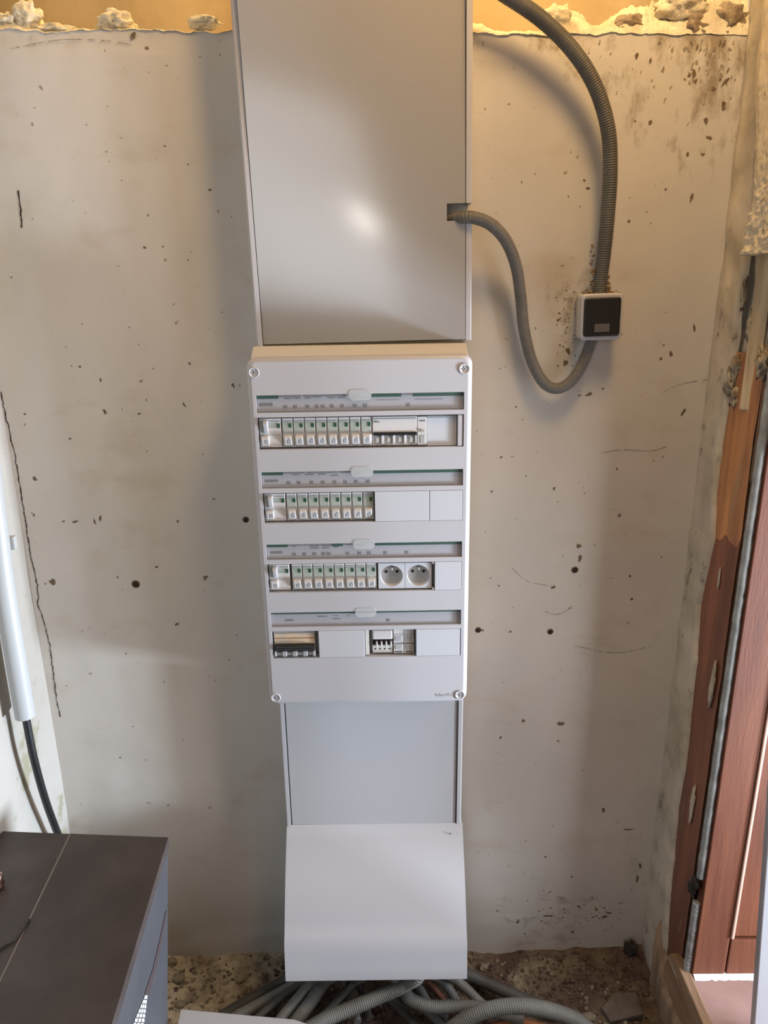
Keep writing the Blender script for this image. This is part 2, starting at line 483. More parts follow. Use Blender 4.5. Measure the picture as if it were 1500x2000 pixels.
# ---- right wall : plaster strip beside the door post, ragged edge
EDGE = [onX(x, y, XR) for x, y in ((1300, 1990), (1300, 1880), (1308, 1740), (1316, 1660), (1322, 1580), (1337, 1500), (1345, 1400), (1358, 1290), (1362, 1180), (1378, 1120), (1393, 1060), (1397, 950), (1406, 860), (1416, 800), (1424, 740), (1440, 640), (1452, 540), (1460, 470))]
EDGE = [(p.z, p.y) for p in EDGE] + [(1.75, -0.075), (2.5, -0.075)]
EDGE.sort()


def edge_y(z):
    if z <= EDGE[0][0]: return EDGE[0][1]
    for (a, ya), (b, yb) in zip(EDGE, EDGE[1:]):
        if a <= z <= b: return ya + (yb - ya) * (z - a) / (b - a)
    return EDGE[-1][1]


def right_pt(u, v):
    z = -0.12 + 2.55 * v
    ey = edge_y(z) + 0.004 * fbm(z * 28, 1, 1) + 0.002 * fbm(z * 90, 1, 7)
    y = 0.012 + (ey - 0.012) * u
    x = XR + 0.003 * fbm(y * 14, z * 14, 3) - 0.002
    if u > .93: x += 0.010 * (u - .93) / .07
    return (x, y, z)


wr = MB().grid(28, 330, right_pt)
wall_right = tag(obj('wall_right', wr, 'plaster_right'), 'crumbling plaster strip of the right wall beside the door post', kind='structure')
# the wall on the near side of the doorway and above it
wn = MB().box(XR, XR + .30, -1.9, -1.12, -.12, 2.45).box(XR, XR + .30, -1.12, -.02, 2.12, 2.45)
obj('wall_reveal', wn, 'thick_plaster', wall_right)


# thick overhanging plaster coat high on the right wall
def coat_edge(z):
    K = [(1.455, -.118), (1.467, -.100), (1.49, -.104), (1.514, -.113), (1.549, -.114), (1.605, -.102), (1.711, -.076), (1.80, -.07), (2.3, -.07)]
    for (a, ya), (b, yb) in zip(K, K[1:]):
        if a <= z <= b: return ya + (yb - ya) * (z - a) / (b - a)
    return K[-1][1]


def coat_pt(u, v):
    z = 1.466 + 0.75 * v ** 1.6
    ey = coat_edge(z) + 0.0035 * fbm(z * 40, 5, 2)
    y = ey + (-0.36 - ey) * u
    rough = 1.0 if z < 1.53 else max(0.18, 1 - (z - 1.53) * 9)
    x = XR - 0.016 - 0.006 * min(1, u * 12) + 0.0028 * rough * fbm(y * 40, z * 40, 6) + 0.0030 * rough * fbm(y * 120, z * 120, 3, 5) + 0.0025 * fbm(y * 12, z * 12, 1)
    if u == 0: x = XR + 0.004
    if v == 0: x = XR + 0.02
    z += 0.004 * fbm(y * 60, 2, 2) * (1 - v)
    return (x, y, z)


obj('plaster_coat', MB().grid(110, 280, coat_pt), 'thick_plaster', wall_right)

# dirt flecks, drips and scuffs on the back wall -----------------------------------------
dk, ft = MB(), MB()


def fleck(mb, px, py, rx, ry=None, ang=0.0, Y=0.0):
    ry = ry or rx
    c = onY(px, py, Y); k = 0.00086
    n = 9; pts = []
    for i in range(n):
        a = 2 * math.pi * i / n
        q = random.uniform(.35, 1.0)
        u, v = rx * k * q * math.cos(a), ry * k * q * math.sin(a)
        xx, zz = c.x + u * math.cos(ang) - v * math.sin(ang), c.z + u * math.sin(ang) + v * math.cos(ang)
        pts.append((xx, wall_y(xx, zz) - .0005, zz))
    mb.poly(pts[::-1])


for x, y, rx, ry, a in [(196, 742, 3, 6, 0), (204, 805, 4, 8, .3), (370, 710, 4, 4, 0), (359, 790, 3, 8, .6), (272, 808, 5, 3, 0), (455, 753, 4, 7, .5), (68, 935, 5, 8, .5),
                        (410, 371, 5, 3, 0), (287, 94, 4, 4, 0), (260, 70, 9, 6, .7), (1131, 1066, 7, 6, 0), (1132, 1090, 5, 10, 0), (1080, 1147, 8, 5, .4),
                        (975, 1145, 4, 5, 0), (942, 1231, 4, 4, .3), (1022, 1407, 8, 7, 0), (1095, 1413, 10, 8, 0), (978, 1440, 5, 5, 0), (1090, 1447, 4, 4, 0), (1179, 1582, 6, 8, .4),
                        (1065, 1673, 4, 4, 0), (1116, 1712, 5, 4, 0), (1333, 806, 5, 12, -.5), (1384, 270, 8, 4, -.3), (1378, 236, 5, 8, 0), (1416, 160, 4, 14, -.65), (1393, 174, 6, 6, 0),
                        (1412, 208, 7, 9, 0), (1349, 387, 4, 11, -.1), (1342, 302, 5, 5, 0), (1372, 302, 5, 4, 0), (1270, 240, 5, 6, 0), (1241, 237, 3, 3, 0), (1300, 370, 3, 3, 0),
                        (1355, 145, 5, 9, 0), (1243, 110, 5, 6, 0), (1228, 432, 4, 4, 0), (1148, 368, 8, 3, .2), (1104, 709, 7, 8, .3), (1110, 686, 6, 9, .5), (1150, 770, 8, 4, .4), (1132, 772, 6, 3, 0),
                        (1090, 625, 6, 4, .4), (1180, 1790, 10, 5, .3), (1165, 1776, 6, 8, 0), (1190, 1783, 12, 4, -.2), (1130, 1770, 8, 4, .2), (1070, 1788, 20, 5, -.1), (1010, 1800, 6, 6, 0),
                        (1118, 1820, 4, 9, .3), (1245, 1715, 5, 18, .1), (1250, 1690, 5, 12, 0), (1228, 1620, 22, 3, .05), (1205, 915, 3, 4, 0), (1210, 1007, 5, 5, .4), (1082, 955, 3, 6, -.3),
                        (979, 893, 4, 4, .3), (1290, 700, 4, 4, 0), (1310, 690, 5, 9, .3), (1355, 640, 4, 10, .3), (1008, 795, 3, 3, 0), (1028, 930, 2, 3, 0), (1230, 1125, 3, 4, 0), (1234, 1170, 4, 5, -.4),
                        (307, 1107, 5, 4, 0), (103, 1136, 8, 9, 0), (235, 1480, 4, 3, 0), (290, 1568, 8, 2, -.3), (148, 1018, 8, 3, .3), (185, 1018, 3, 8, .2), (125, 1018, 4, 3, 0), (196, 1012, 3, 9, -.1)]:
    fleck(dk, x, y, rx, ry, a)
for i in range(80):      # drips under the heap at the top right
    x = random.gauss(1375, 45); y = 78 + abs(random.gauss(0, 60))
    if x < 1448: fleck(random.choice((dk, ft, ft, ft, ft)), x, y, random.uniform(1, 4), random.uniform(2, 8), random.uniform(-.5, .1))
for i in range(260):
    x = random.uniform(930, 1300); y = random.uniform(80, 1840)
    if x > 1450 - 0.118 * (y - 180) - 10: continue
    r = abs(random.gauss(0, 1.1)) + .6
    fleck(random.choice((dk, ft, ft, ft)), x, y, r, r * random.uniform(.7, 1.8), random.uniform(0, 3))
for i in range(150):
    x = random.uniform(10, 480); y = random.uniform(80, 1600)
    if x < 45 + .15 * (y - 1000) + 12: continue
    r = abs(random.gauss(0, 1.3)) + .7
    fleck(random.choice((dk, ft, ft)), x, y, r, r * random.uniform(.7, 1.8), random.uniform(0, 3))
for i in range(60):
    fleck(random.choice((dk, ft)), random.gauss(1130, 60), random.gauss(1785, 22), random.uniform(2, 6), random.uniform(1, 4), random.uniform(-.4, .4))
for i in range(60):       # dust round the switch box
    fleck(random.choice((dk, ft)), random.gauss(1108, 12), random.gauss(630, 45), random.uniform(1, 3), random.uniform(1, 3), random.uniform(0, 3))
d = obj('dirt_flecks', dk, 'dirt_mark', wall_back); d['kind'] = 'stuff'
d = obj('faint_stains', ft, 'faint_mark', wall_back); d['kind'] = 'stuff'


def crack(pts, wpx, Y, mb):
    Q = [onY(x, y, Y) for x, y in pts]
    L = []
    for a, b in zip(Q, Q[1:]):
        n = max(2, int((b - a).length / .006))
        for k in range(n): L.append(a.lerp(b, k / n) + Vector((random.uniform(-.0012, .0012), 0, 0)))
    L.append(Q[-1])
    L = [Vector((p.x, wall_y(p.x, p.z) - .0006, p.z)) for p in L]
    for i in range(len(L) - 1):
        w0 = wpx * .0009 * random.uniform(.35, 1) ; w1 = wpx * .0009 * random.uniform(.35, 1)
        mb.poly([L[i] + Vector((-w0, 0, 0)), L[i + 1] + Vector((-w1, 0, 0)), L[i + 1] + Vector((w1, 0, 0)), L[i] + Vector((w0, 0, 0))])


ck = MB()
crack([(1, 765), (12, 815), (30, 890), (45, 985), (60, 1080), (72, 1130), (77, 1165), (73, 1178), (85, 1210), (93, 1240), (100, 1275), (108, 1350), (118, 1400)], 1.3, 0.0, ck)
crack([(36, 372), (40, 400), (42, 445)], 1.6, 0.0, ck)
obj('corner_crack', ck, 'hole_dark', wall_back)
cf = MB()
for pts in ([(1390, 740), (1330, 750), (1280, 772)], [(1300, 872), (1270, 880), (1215, 878), (1170, 885)], [(1270, 1262), (1200, 1275), (1110, 1258)], [(1000, 1110), (1030, 1135), (1075, 1145)], [(1065, 1195), (1090, 1200), (1120, 1185)], [(20, 95), (120, 78), (210, 80), (260, 88)]):
    Q = [onY(x, y, 0.0) for x, y in pts]
    L = [Vector((p.x, wall_y(p.x, p.z) - .0005, p.z)) for p in spline(Q, .005)]
    for i in range(len(L) - 1):
        if random.random() < .2: continue
        w0 = .0007 * random.uniform(.3, 1.2)
        cf.poly([L[i] + Vector((0, 0, -w0)), L[i + 1] + Vector((0, 0, -w0)), L[i + 1] + Vector((0, 0, w0)), L[i] + Vector((0, 0, w0))])
obj('hairline_cracks', cf, 'faint_mark', wall_back)
for x, y, r in [(266, 1140, 6.5), (480, 1015, 5), (1123, 1113, 5.5), (934, 1231, 5), (1075, 1234, 5)]:
    c = onY(x, y, 0.0)
    R = r * .00088; wy = wall_y(c.x, c.z)
    h = MB().lathe([(R * 1.5, .0004), (R * 1.15, -.0012), (R, -.0010), (R * .95, .006)], (c.x, wy, c.z), 'Y', 14)
    hh = obj('drill_hole', h, 'dirt_mark', wall_back)
    obj('hole_core', MB().lathe([(R * .98, -.0014), (R * .5, -.0015), (R * .1, -.0015)], (c.x, wy, c.z), 'Y', 14), 'hole_dark', hh)

# ---- door in the right wall: post, sealant bead, red jamb, threshold ----------------------
door = bpy.data.objects.new('door_1', None); C.objects.link(door); door.location = (XR, -.2, .16)
tag(door, 'reddish brown wooden door frame with red tile threshold in the right wall', kind='structure')
O = Vector((-XR, .2, -.16))


def dpart(name, mb, m):
    o = obj(name, mb, m, door); o.location = O; return o


def post_pt(u, v, z0=0.13, z1=1.32):
    z = z0 + (z1 - z0) * v
    y = -0.045 + (-0.166 + 0.045) * u
    return (XR + 0.010 - .006 * math.sin(u * math.pi) + 0.0015 * fbm(y * 30, z * 8, 2), y + .002 * fbm(z * 15, 2, 2), z)


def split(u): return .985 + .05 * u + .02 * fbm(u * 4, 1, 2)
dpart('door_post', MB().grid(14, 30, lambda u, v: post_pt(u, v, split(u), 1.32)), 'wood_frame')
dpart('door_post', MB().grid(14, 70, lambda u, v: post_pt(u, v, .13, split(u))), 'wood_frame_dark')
dpart('post_rebate', MB().box(XR + .014, XR + .03, -.185, -.155, .13, 1.47, .002), 'wood_dark')
dpart('post_splinter', MB().prism([(XR - .002, -.128), (XR + .012, -.150), (XR + .02, -.142), (XR + .012, -.112)], 1.235, 1.475, 'Z', .003), 'splinter_pale')
dpart('post_splinter', MB().prism([(XR + .008, -.172), (XR + .014, -.200), (XR + .03, -.190), (XR + .02, -.16)], 1.13, 1.47, 'Z', .003), 'wood_dark')


def seal(z0, z1):
    P = [Vector((XR + .009 + .0012 * fbm(z * 50, 1, 1), -.194 + .0008 * fbm(z * 70, 4, 1), z)) for z in [z0 + (z1 - z0) * k / 120 for k in range(121)]]
    return MB().tube(P, lambda i: .0070 + .0008 * fbm(i * .35, 3, 3), 8)


dpart('sealant_bead', seal(.392, 1.47), 'sealant')
dpart('sealant_bead', seal(.165, .335), 'sealant')
dpart('rust_latch', MB().lump((XR + .006, -.186, .374), .011, (.6, 1, 1.2), .4, 3).lump((XR + .006, -.176, .350), .012, (.6, 1, 1.3), .4, 5), 'clod')
dpart('recess_plaster', MB().grid(20, 40, lambda u, v: (XR + .016 + .004 * fbm(u * 5, v * 12, 2), -.03 - .26 * u, 1.18 + 1.1 * v)), 'plaster_right')
for k, (px, py, r, sq) in enumerate(((1430, 742, .018, (.5, .8, 1.3)), (1440, 712, .013, (.6, .9, 1.2)), (1436, 775, .011, (.5, .8, 1.5)), (1468, 640, .010, (.6, .8, 2.4)), (1452, 575, .008, (.5, .6, 3.0)), (1490, 705, .014, (.5, .9, 1.6)))):
    dpart('mortar_remnant', MB().lump(onX(px, py, XR + .004), r, sq, .8, 40 + k, 3, 3.2), 'mortar_remnant')
for k, (px, py, r, sq) in enumerate(((1391, 1335, .010, (.15, .75, 4.4)), (1352, 1570, .010, (.15, .8, 3.8)), (1404, 1130, .006, (.15, .6, 3.2)))):
    dpart('plaster_patch', MB().lump(onX(px, py, XR + .004), r, sq, .6, 70 + k, 3, 2.6), 'plaster_right')
# red jamb boards facing the room: stile, panel beyond a joint, plinth block
YJ = -.205
dpart('jamb_board', MB().box(XR + .014, XR + .075, YJ, YJ + .035, .175, 2.10, .002), 'wood_red')
dpart('jamb_bead', MB().box(XR + .0755, XR + .0815, YJ - .003, YJ + .03, .262, 2.10, .002), 'bead_pink')
dpart('jamb_board', MB().box(XR + .082, XR + .26, YJ + .004, YJ + .035, .262, 2.10, .002), 'wood_red')
dpart('plinth_block', MB().box(XR + .0775, XR + .26, YJ, YJ + .035, .175, .258, .002), 'wood_red')
dpart('door_head', MB().box(XR + .0, XR + .30, -1.12, -.17, 2.09, 2.13), 'wood_red')
dpart('near_jamb', MB().box(XR + .0, XR + .26, -1.135, -1.10, .17, 2.10), 'wood_red')
dpart('grout_line', MB().grid(40, 3, lambda u, v: (XR + .016 + .25 * u, YJ + .004 - (.016 + .003 * fbm(u * 30, 1, 2)) * v, .178 - .004 * v)), 'grout')
dpart('threshold_tile', MB().box(XR + .012, XR + .30, -1.12, YJ + .03, .15, .1735, .002), 'red_tile')
dpart('sill_board', MB().prism([(-.13, -.10), (-.13, .120), (-.15, .168), (-.175, .177), (-1.10, .177), (-1.10, -.10)], XR - .006, XR + .0125, 'X', .002), 'sill_wood')
def sill_pt(u, v):
    y = -.085 - .50 * u
    top = (.185 - .9 * u if u < .1 else .095 - .03 * u) + .006 * fbm(u * 40, 1, 3)
    z = -.08 + (top + .08) * v
    return (XR - .012 + .004 * fbm(u * 12, v * 3, 5) + (.010 if v == 1 else 0), y, z)
dpart('sill_board', MB().grid(60, 12, sill_pt), 'wood_raw')

# ================================================================== CABLE TRUNKING COLUMN
# --- upper trunking
ut = thing('cable_trunking', 'tall white cable trunking with a wide lid above the distribution board', 'trunking', (-0.0296, 0, 1.337), (0, math.radians(-1.2), 0))
W = .173; NZ0, NZ1 = .180, .205        # notch for the grey conduit, local heights
b = MB()
b.box(-W, W, -.012, -.004, 0, .95)
b.box(-W, -W + .004, -.060, -.012, 0, .95)
b.box(W - .004, W, -.060, -.012, 0, NZ0); b.box(W - .004, W, -.060, -.012, NZ1, .95)
obj('trunking_body', b, 'ivory_plastic', ut)
fl_ = MB().prism([(-W, -.058), (-W, -.061), (-W + .003, -.0655), (-W + .0095, -.0655), (-W + .0095, -.058)], 0, .95, 'Z')
obj('side_flange', fl_, 'white_plastic', ut)
for z0, z1 in ((0, NZ0), (NZ1, .95)):
    obj('side_flange', MB().prism([(W, -.058), (W, -.061), (W - .003, -.0655), (W - .0095, -.0655), (W - .0095, -.058)], z0, z1, 'Z'), 'white_plastic', ut)
LX0, LX1, LZ0, LZ1 = -W + .0108, W - .0108, .0025, .95
xs = [LX0 + (.134 - LX0) * k / 14 for k in range(15)] + [.148, LX1]
zs = [LZ0 + (NZ0 - LZ0) * k / 8 for k in range(9)] + [NZ0 + (NZ1 - NZ0) * k / 2 for k in (1, 2)] + [NZ1 + (LZ1 - NZ1) * k / 24 for k in range(1, 25)]


def lid_y(x, z): return -.0655 + 0.13 * (x + .006) * (z - .233)


lm = bmesh.new()
VV = [[lm.verts.new((x, lid_y(x, z), z)) for z in zs] for x in xs]
for i in range(len(xs) - 1):
    for j in range(len(zs) - 1):
        if xs[i] >= .1339 and 8 <= j < 10: continue
        f = lm.faces.new((VV[i][j], VV[i + 1][j], VV[i + 1][j + 1], VV[i][j + 1])); f.smooth = True
bmesh.ops.recalc_face_normals(lm, faces=lm.faces)
if sum(f.normal.y for f in lm.faces) > 0: bmesh.ops.reverse_faces(lm, faces=lm.faces)
for e in lm.edges: e.smooth = not e.is_boundary
L_ = MB(); L_.bm.free(); L_.bm = lm
lid = obj('trunking_lid', L_, 'upper_lid', ut)
sm = lid.modifiers.new('thickness', 'SOLIDIFY'); sm.thickness = .0028; sm.offset = -1

# --- lower trunking
lt = thing('cable_trunking', 'short white cable trunking below the distribution board', 'trunking', (-0.0255, 0, .395), (0, math.radians(-.3), 0))
W2 = .172
b = MB().box(-W2, W2, -.012, -.004, 0, .305).box(-W2, -W2 + .004, -.060, -.012, 0, .305).box(W2 - .004, W2, -.060, -.012, 0, .305)
obj('trunking_body', b, 'white_plastic', lt)
for s in (-1, 1):
    obj('side_flange', MB().prism([(s * W2, -.058), (s * W2, -.062), (s * (W2 - .002), -.066), (s * (W2 - .0085), -.066), (s * (W2 - .0085), -.058)], 0, .305, 'Z'), 'white_plastic', lt)
obj('trunking_lid', MB().grid(12, 14, lambda u, v: (-(W2 - .0115) + 2 * (W2 - .0115) * u, -.0632 - .001 * math.sin(u * 3.1) , .004 + .30 * v)), 'lid_plastic', lt)
obj('lid_backing', MB().box(-W2 + .004, W2 - .004, -.059, -.056, .002, .305), 'device_grey', lt)

# --- flared skirt at the foot
sk = thing('trunking_skirt', 'white flared foot cover at the bottom of the trunking column', 'trunking cover', (-0.0225, 0, .155), (0, math.radians(-.3), 0))
prof = [(-.064, .252), (-.0665, .249)]
for k in range(13):
    t = k / 12; prof.append((-.0675 - .100 * t - .006 * math.sin(t * math.pi), .246 - .150 * t))
prof += [(-.1745, .087), (-.1805, .077), (-.1840, .066), (-.1855, .054), (-.1925, .004), (-.1930, .0)]
WS = .1735
sb = MB()
n = len(prof)
sb.grid(10, n - 1, lambda u, v: (-WS + 2 * WS * u, prof[round(v * (n - 1))][0], prof[round(v * (n - 1))][1]))
so = obj('skirt_front', sb, 'white_plastic', sk)
bmf = bmesh.new(); bmf.from_mesh(so.data); bmesh.ops.recalc_face_normals(bmf, faces=bmf.faces)
if sum(f.normal.y for f in bmf.faces) > 0: bmesh.ops.reverse_faces(bmf, faces=bmf.faces)

for e in bmf.edges: e.smooth = not e.is_boundary
bmf.to_mesh(so.data); bmf.free()
m_ = so.modifiers.new('thickness', 'SOLIDIFY'); m_.thickness = .003; m_.offset = -1
for s in (-1, 1):
    pr = [(y + .002, z) for y, z in prof] + [(-.012, 0.0), (-.012, .252)]
    obj('skirt_cheek', MB().prism(pr, s * WS - s * .003, s * WS - s * .0002, 'X'), 'white_plastic', sk)
tag(obj('scuff', MB().poly([(.145, -.0775, .236), (.150, -.0775, .236), (.151, -.0765, .2385), (.146, -.0765, .239)]).poly([(.161, -.0775, .236), (.163, -.0775, .236), (.163, -.0765, .2385)]), 'print_grey', sk))

# ================================================================== DISTRIBUTION BOARD
db = thing('distribution_board', 'white four-row electrical distribution board with breakers and sockets', 'electrical panel', (-0.0315, 0, .7045), (0, math.radians(-.5), 0))
HP, HW, YF = .617, .1780, -.110
obj('enclosure_body', MB().box(-.1735, .1735, -.0855, -.002, .006, .6145, .003), 'ivory_plastic', db)
obj('top_bevel', MB().prism([(-.104, .6125), (-.0690, .6305), (-.010, .6305), (-.010, .606), (-.104, .606)], -.171, .171, 'X', .0015), 'ivory_plastic', db)
DZ = .1253
slots = [(.530 - DZ * i, .558 - DZ * i) for i in range(4)]
opens = [(.4700 - DZ * i, .5225 - DZ * i) for i in range(4)]
HX = .165
cb = bmesh.new()
loops = []
for inset, y in ((0, -.084), (0, -.100), (.0006, -.1035), (.0022, -.1068), (.0048, -.1090), (.008, YF)):
    loops.append([cb.verts.new((x, y, z)) for x, z in rrect(2 * (HW - inset), HP - 2 * inset, .017 - inset, 7, 0, HP / 2)])
for A, B in zip(loops, loops[1:]):
    for k in range(len(A)):
        f = cb.faces.new((A[k], A[(k + 1) % len(A)], B[(k + 1) % len(A)], B[k])); f.smooth = True
holes = []
for (z0, z1), dep in [(s, .0075) for s in slots] + [(o, .035) for o in opens]:
    c4 = [(-HX, z0), (HX, z0), (HX, z1), (-HX, z1)]
    a = [cb.verts.new((x, YF, z)) for x, z in c4]
    bk = [cb.verts.new((x, YF + dep, z)) for x, z in c4]
    for k in range(4): cb.faces.new((a[k], a[(k + 1) % 4], bk[(k + 1) % 4], bk[k]))
    cb.faces.new(bk)
    holes.append(a)
allv = loops[-1] + [v for h in holes for v in h]
tris = tessellate_polygon([[Vector((v.co.x, v.co.z, 0)) for v in loops[-1]]] + [[Vector((v.co.x, v.co.z, 0)) for v in h] for h in holes])
for t in tris: cb.faces.new([allv[i] for i in t])
bmesh.ops.recalc_face_normals(cb, faces=cb.faces)
M_ = MB(); M_.bm.free(); M_.bm = cb
cover = obj('front_cover', M_, 'white_plastic', db)
for sx, sz in ((-.1655, .594), (.1645, .594), (-.1655, .016), (.1645, .016)):
    s = obj('cover_screw', MB().lathe([(.0088, .001), (.0088, -.0012), (.0078, -.0018), (.0066, -.0012), (.0062, -.0006), (.001, -.0006)], (sx, YF, sz), 'Y', 24), 'white_plastic', db)
    obj('screw_slot', MB().box(sx - .0042, sx + .0042, YF - .0012, YF, sz - .0009, sz + .0009).box(sx - .0009, sx + .0009, YF - .0012, YF, sz - .0042, sz + .0042), 'device_grey', s)

# embossed maker's lettering, bottom right of the cover
cu = bpy.data.curves.new('lettering', 'FONT'); cu.body = 'Schneider'; cu.size = .0078; cu.extrude = .0004; cu.align_x = 'RIGHT'
to = bpy.data.objects.new('lettering_tmp', cu); C.objects.link(to)
bpy.context.view_layer.update()
me = bpy.data.meshes.new_from_object(to.evaluated_get(bpy.context.evaluated_depsgraph_get()))
bpy.data.objects.remove(to)
me.materials.clear()
obj('embossed_lettering', me, 'blank_plastic', db, (.153, YF - .0003, .0135), (math.pi / 2, 0, 0))

# label strips ---------------------------------------------------------------
RX = lambda px, a, b: -HX + 2 * HX * (px - a) / (b - a)
LAB = [
    dict(a=505, b=910, green=[(505, 548), (729, 788), (811, 910)], thin=[(548, 593), (597, 640), (640, 681), (788, 811)],
         text=[(510, 537, .010, .015), (560, 575, .021, .0225), (578, 592, .021, .0225), (600, 612, .021, .0225), (616, 632, .0225, .024), (645, 660, .021, .0225), (664, 680, .021, .0225), (688, 703, .018, .020), (688, 703, .0215, .023), (709, 726, .020, .0215), (740, 785, .0165, .0171), (815, 868, .0165, .0171)],
         icon=[561, 580, 604, 622, 634, 652, 672, 697, 717, 801]),
    dict(a=514, b=906, green=[(514, 556), (732, 906)], thin=[(556, 600), (604, 664), (667, 690)],
         text=[(520, 546, .010, .014), (575, 590, .021, .0225), (600, 616, .021, .0225), (625, 640, .021, .0225), (650, 664, .019, .0205), (690, 705, .020, .0215)],
         icon=[566, 586, 611, 633, 656, 677, 698, 721]),
    dict(a=522, b=905, green=[(522, 564), (650, 672), (735, 905)], thin=[(564, 607), (609, 648), (672, 690)],
         text=[(530, 554, .010, .014), (572, 582, .022, .0232), (608, 626, .0215, .023), (608, 626, .018, .0195), (632, 647, .0215, .023), (632, 647, .018, .0195), (655, 664, .019, .021), (699, 710, .021, .0225)],
         icon=[576, 596, 616, 634, 644, 681, 704, 723, 755, 797]),
    dict(a=532, b=902, green=[(532, 902)], thin=[], text=[(560, 577, .010, .013), (624, 642, .017, .0185), (652, 668, .012, .0135), (655, 664, .018, .019), (680, 686, .0175, .0185)], icon=[760]),
]
for i, L0 in enumerate(LAB):
    z0, z1 = slots[i]
    st = obj('label_strip', MB().box(-HX + .001, HX - .001, YF + .0048, YF + .0074, z0 + .001, z1 - .0005), 'label_card', db)
    for a, b_ in L0['green']:
        obj('green_header', MB().box(max(-HX + .001, RX(a, L0['a'], L0['b'])), min(HX - .001, RX(b_, L0['a'], L0['b'])), YF + .0040, YF + .005, z1 - (.0062 if i < 3 else .0048), z1 - .0006), 'stripe_green', st)
    gb = MB()
    for a, b_ in L0['thin']:
        gb.box(RX(a, L0['a'], L0['b']), RX(b_, L0['a'], L0['b']) - .0005, YF + .0043, YF + .005, z1 - .0042, z1 - .0012)
    for a, b_, p, q in L0['text']:
        x0, x1 = RX(a, L0['a'], L0['b']), RX(b_, L0['a'], L0['b'])
        k = max(2, int((x1 - x0) / .0022)); dx = (x1 - x0) / k
        for j in range(k):
            gb.box(x0 + j * dx, x0 + (j + random.uniform(.55, .95)) * dx, YF + .0044, YF + .005, z0 + p, z0 + q)
    for px in L0['icon']:
        x = RX(px, L0['a'], L0['b']); h = .0030
        gb.box(x - .0026, x + .0026, YF + .0044, YF + .005, z0 + .0062, z0 + .0069).box(x - .0026, x - .0019, YF + .0044, YF + .005, z0 + .0062, z0 + .0115)
        gb.box(x + .0019, x + .0026, YF + .0044, YF + .005, z0 + .0062, z0 + .0115).box(x - .0016, x + .0016, YF + .0044, YF + .005, z0 + .0078, z0 + .0105)
    obj('printed_symbols', gb, 'print_grey', st)['kind'] = 'stuff'
    obj('label_window', MB().box(-HX + .0006, HX - .0006, YF + .0022, YF + .0028, z0 + .0006, z1 - .0004), 'clear_pane', db)
    tp = [(x, z) for x, z in rrect(.036, .017, .0075, 6, .0, z1 - .002)]
    obj('window_tab', MB().prism(tp, YF - .0012, YF + .0004, 'Y', .0004), 'clear_tab', db)

# devices ---------------------------------------------------------------------
MOD = 2 * HX / 18.2
YD = YF + .006       # front plane of a device body, a little behind the cover face


def shared(mb, material):
    me = mb.mesh('device'); me.materials.append(MATS[material]); return me


def prof_toggle(x0, x1):
    return MB().prism([(.006, .0050), (-.0015, .0058), (-.0075, .0185), (-.0062, .0225), (.006, .0245)], x0, x1, 'X', .0012)


CBM = dict(
    body=shared(MB().box(.0003, MOD - .0003, 0, .022, .0025, .0500, .0004, 1).box(.0012, MOD - .0012, -.0012, .001, .0260, .0500, .0003, 1), 'device_white'),
    window=shared(MB().box(.0014, MOD - .0014, -.0019, .0005, .0272, .0435, .0003, 1), 'window_green'),
    line=shared(MB().box(.0014, MOD - .0014, -.0016, .0005, .0452, .0461), 'print_grey'),
    ind=shared(MB().box(.0112, .0156, -.0024, .0, .0352, .0418), 'indicator_green'),
    tog=shared(prof_toggle(.0030, MOD - .0030), 'device_white'),
    mark=shared(MB().poly([(.0085, -.0034, .0085), (.0140, -.0034, .0085), (.0140, -.0066, .0155), (.0085, -.0066, .0155)][::1]).poly([(.0112, -.0068, .0158), (.0140, -.0068, .0158), (.0140, -.0078, .0178), (.0112, -.0078, .0178)]), 'device_grey'),
    foot=shared(MB().box(.003, .0062, -.0003, .0002, .0032, .0042).box(.0072, .0098, -.0003, .0002, .0032, .0042).box(.011, .0145, -.0003, .0002, .0032, .0042), 'print_grey'),
)
RCM = dict(
    body=shared(MB().box(.0003, 2 * MOD - .0006, 0, .022, .0025, .0500, .0005, 1).box(.0012, 2 * MOD - .0014, -.0012, .001, .0245, .0500, .0003, 1), 'device_white'),
    line=shared(MB().box(.0165, 2 * MOD - .002, -.0016, .0005, .0452, .0461), 'print_grey'),
    window=shared(MB().box(.0165, .0295, -.0015, .0005, .0345, .0425), 'window_green'),
    ind=shared(MB().box(.0298, .0336, -.0024, .0, .0348, .0418), 'indicator_green'),
    recess=shared(MB().box(.0022, .0150, -.0015, .0005, .0270, .0465), 'window_green'),
    tog=shared(MB().prism([(.002, .0255), (-.0045, .0262), (-.0125, .0430), (-.0105, .0470), (.002, .0480)], .0078, .0148, 'X', .0012), 'white_plastic'),
    test=shared(MB().prism([(.002, .0055), (-.0025, .0060), (-.0065, .0185), (-.0050, .0215), (.002, .0225)], .0030, .0150, 'X', .0012), 'device_white'),
    mark=shared(MB().poly([(.0085, -.0036, .0085), (.0138, -.0036, .0085), (.0138, -.0062, .0160), (.0085, -.0062, .0160)]), 'device_grey'),
)


def copy_part(name, me, parent, loc=(0, 0, 0)):
    o = bpy.data.objects.new(name, me); C.objects.link(o); o.parent = parent; o.location = loc; return o


def breaker(x, z):
    b = copy_part('circuit_breaker', CBM['body'], db, (x, YD, z))
    for nm, k in (('rating_window', 'window'), ('marking_line', 'line'), ('indicator', 'ind'), ('toggle', 'tog'), ('toggle_mark', 'mark'), ('marking_print', 'foot')):
        copy_part(nm, CBM[k], b)


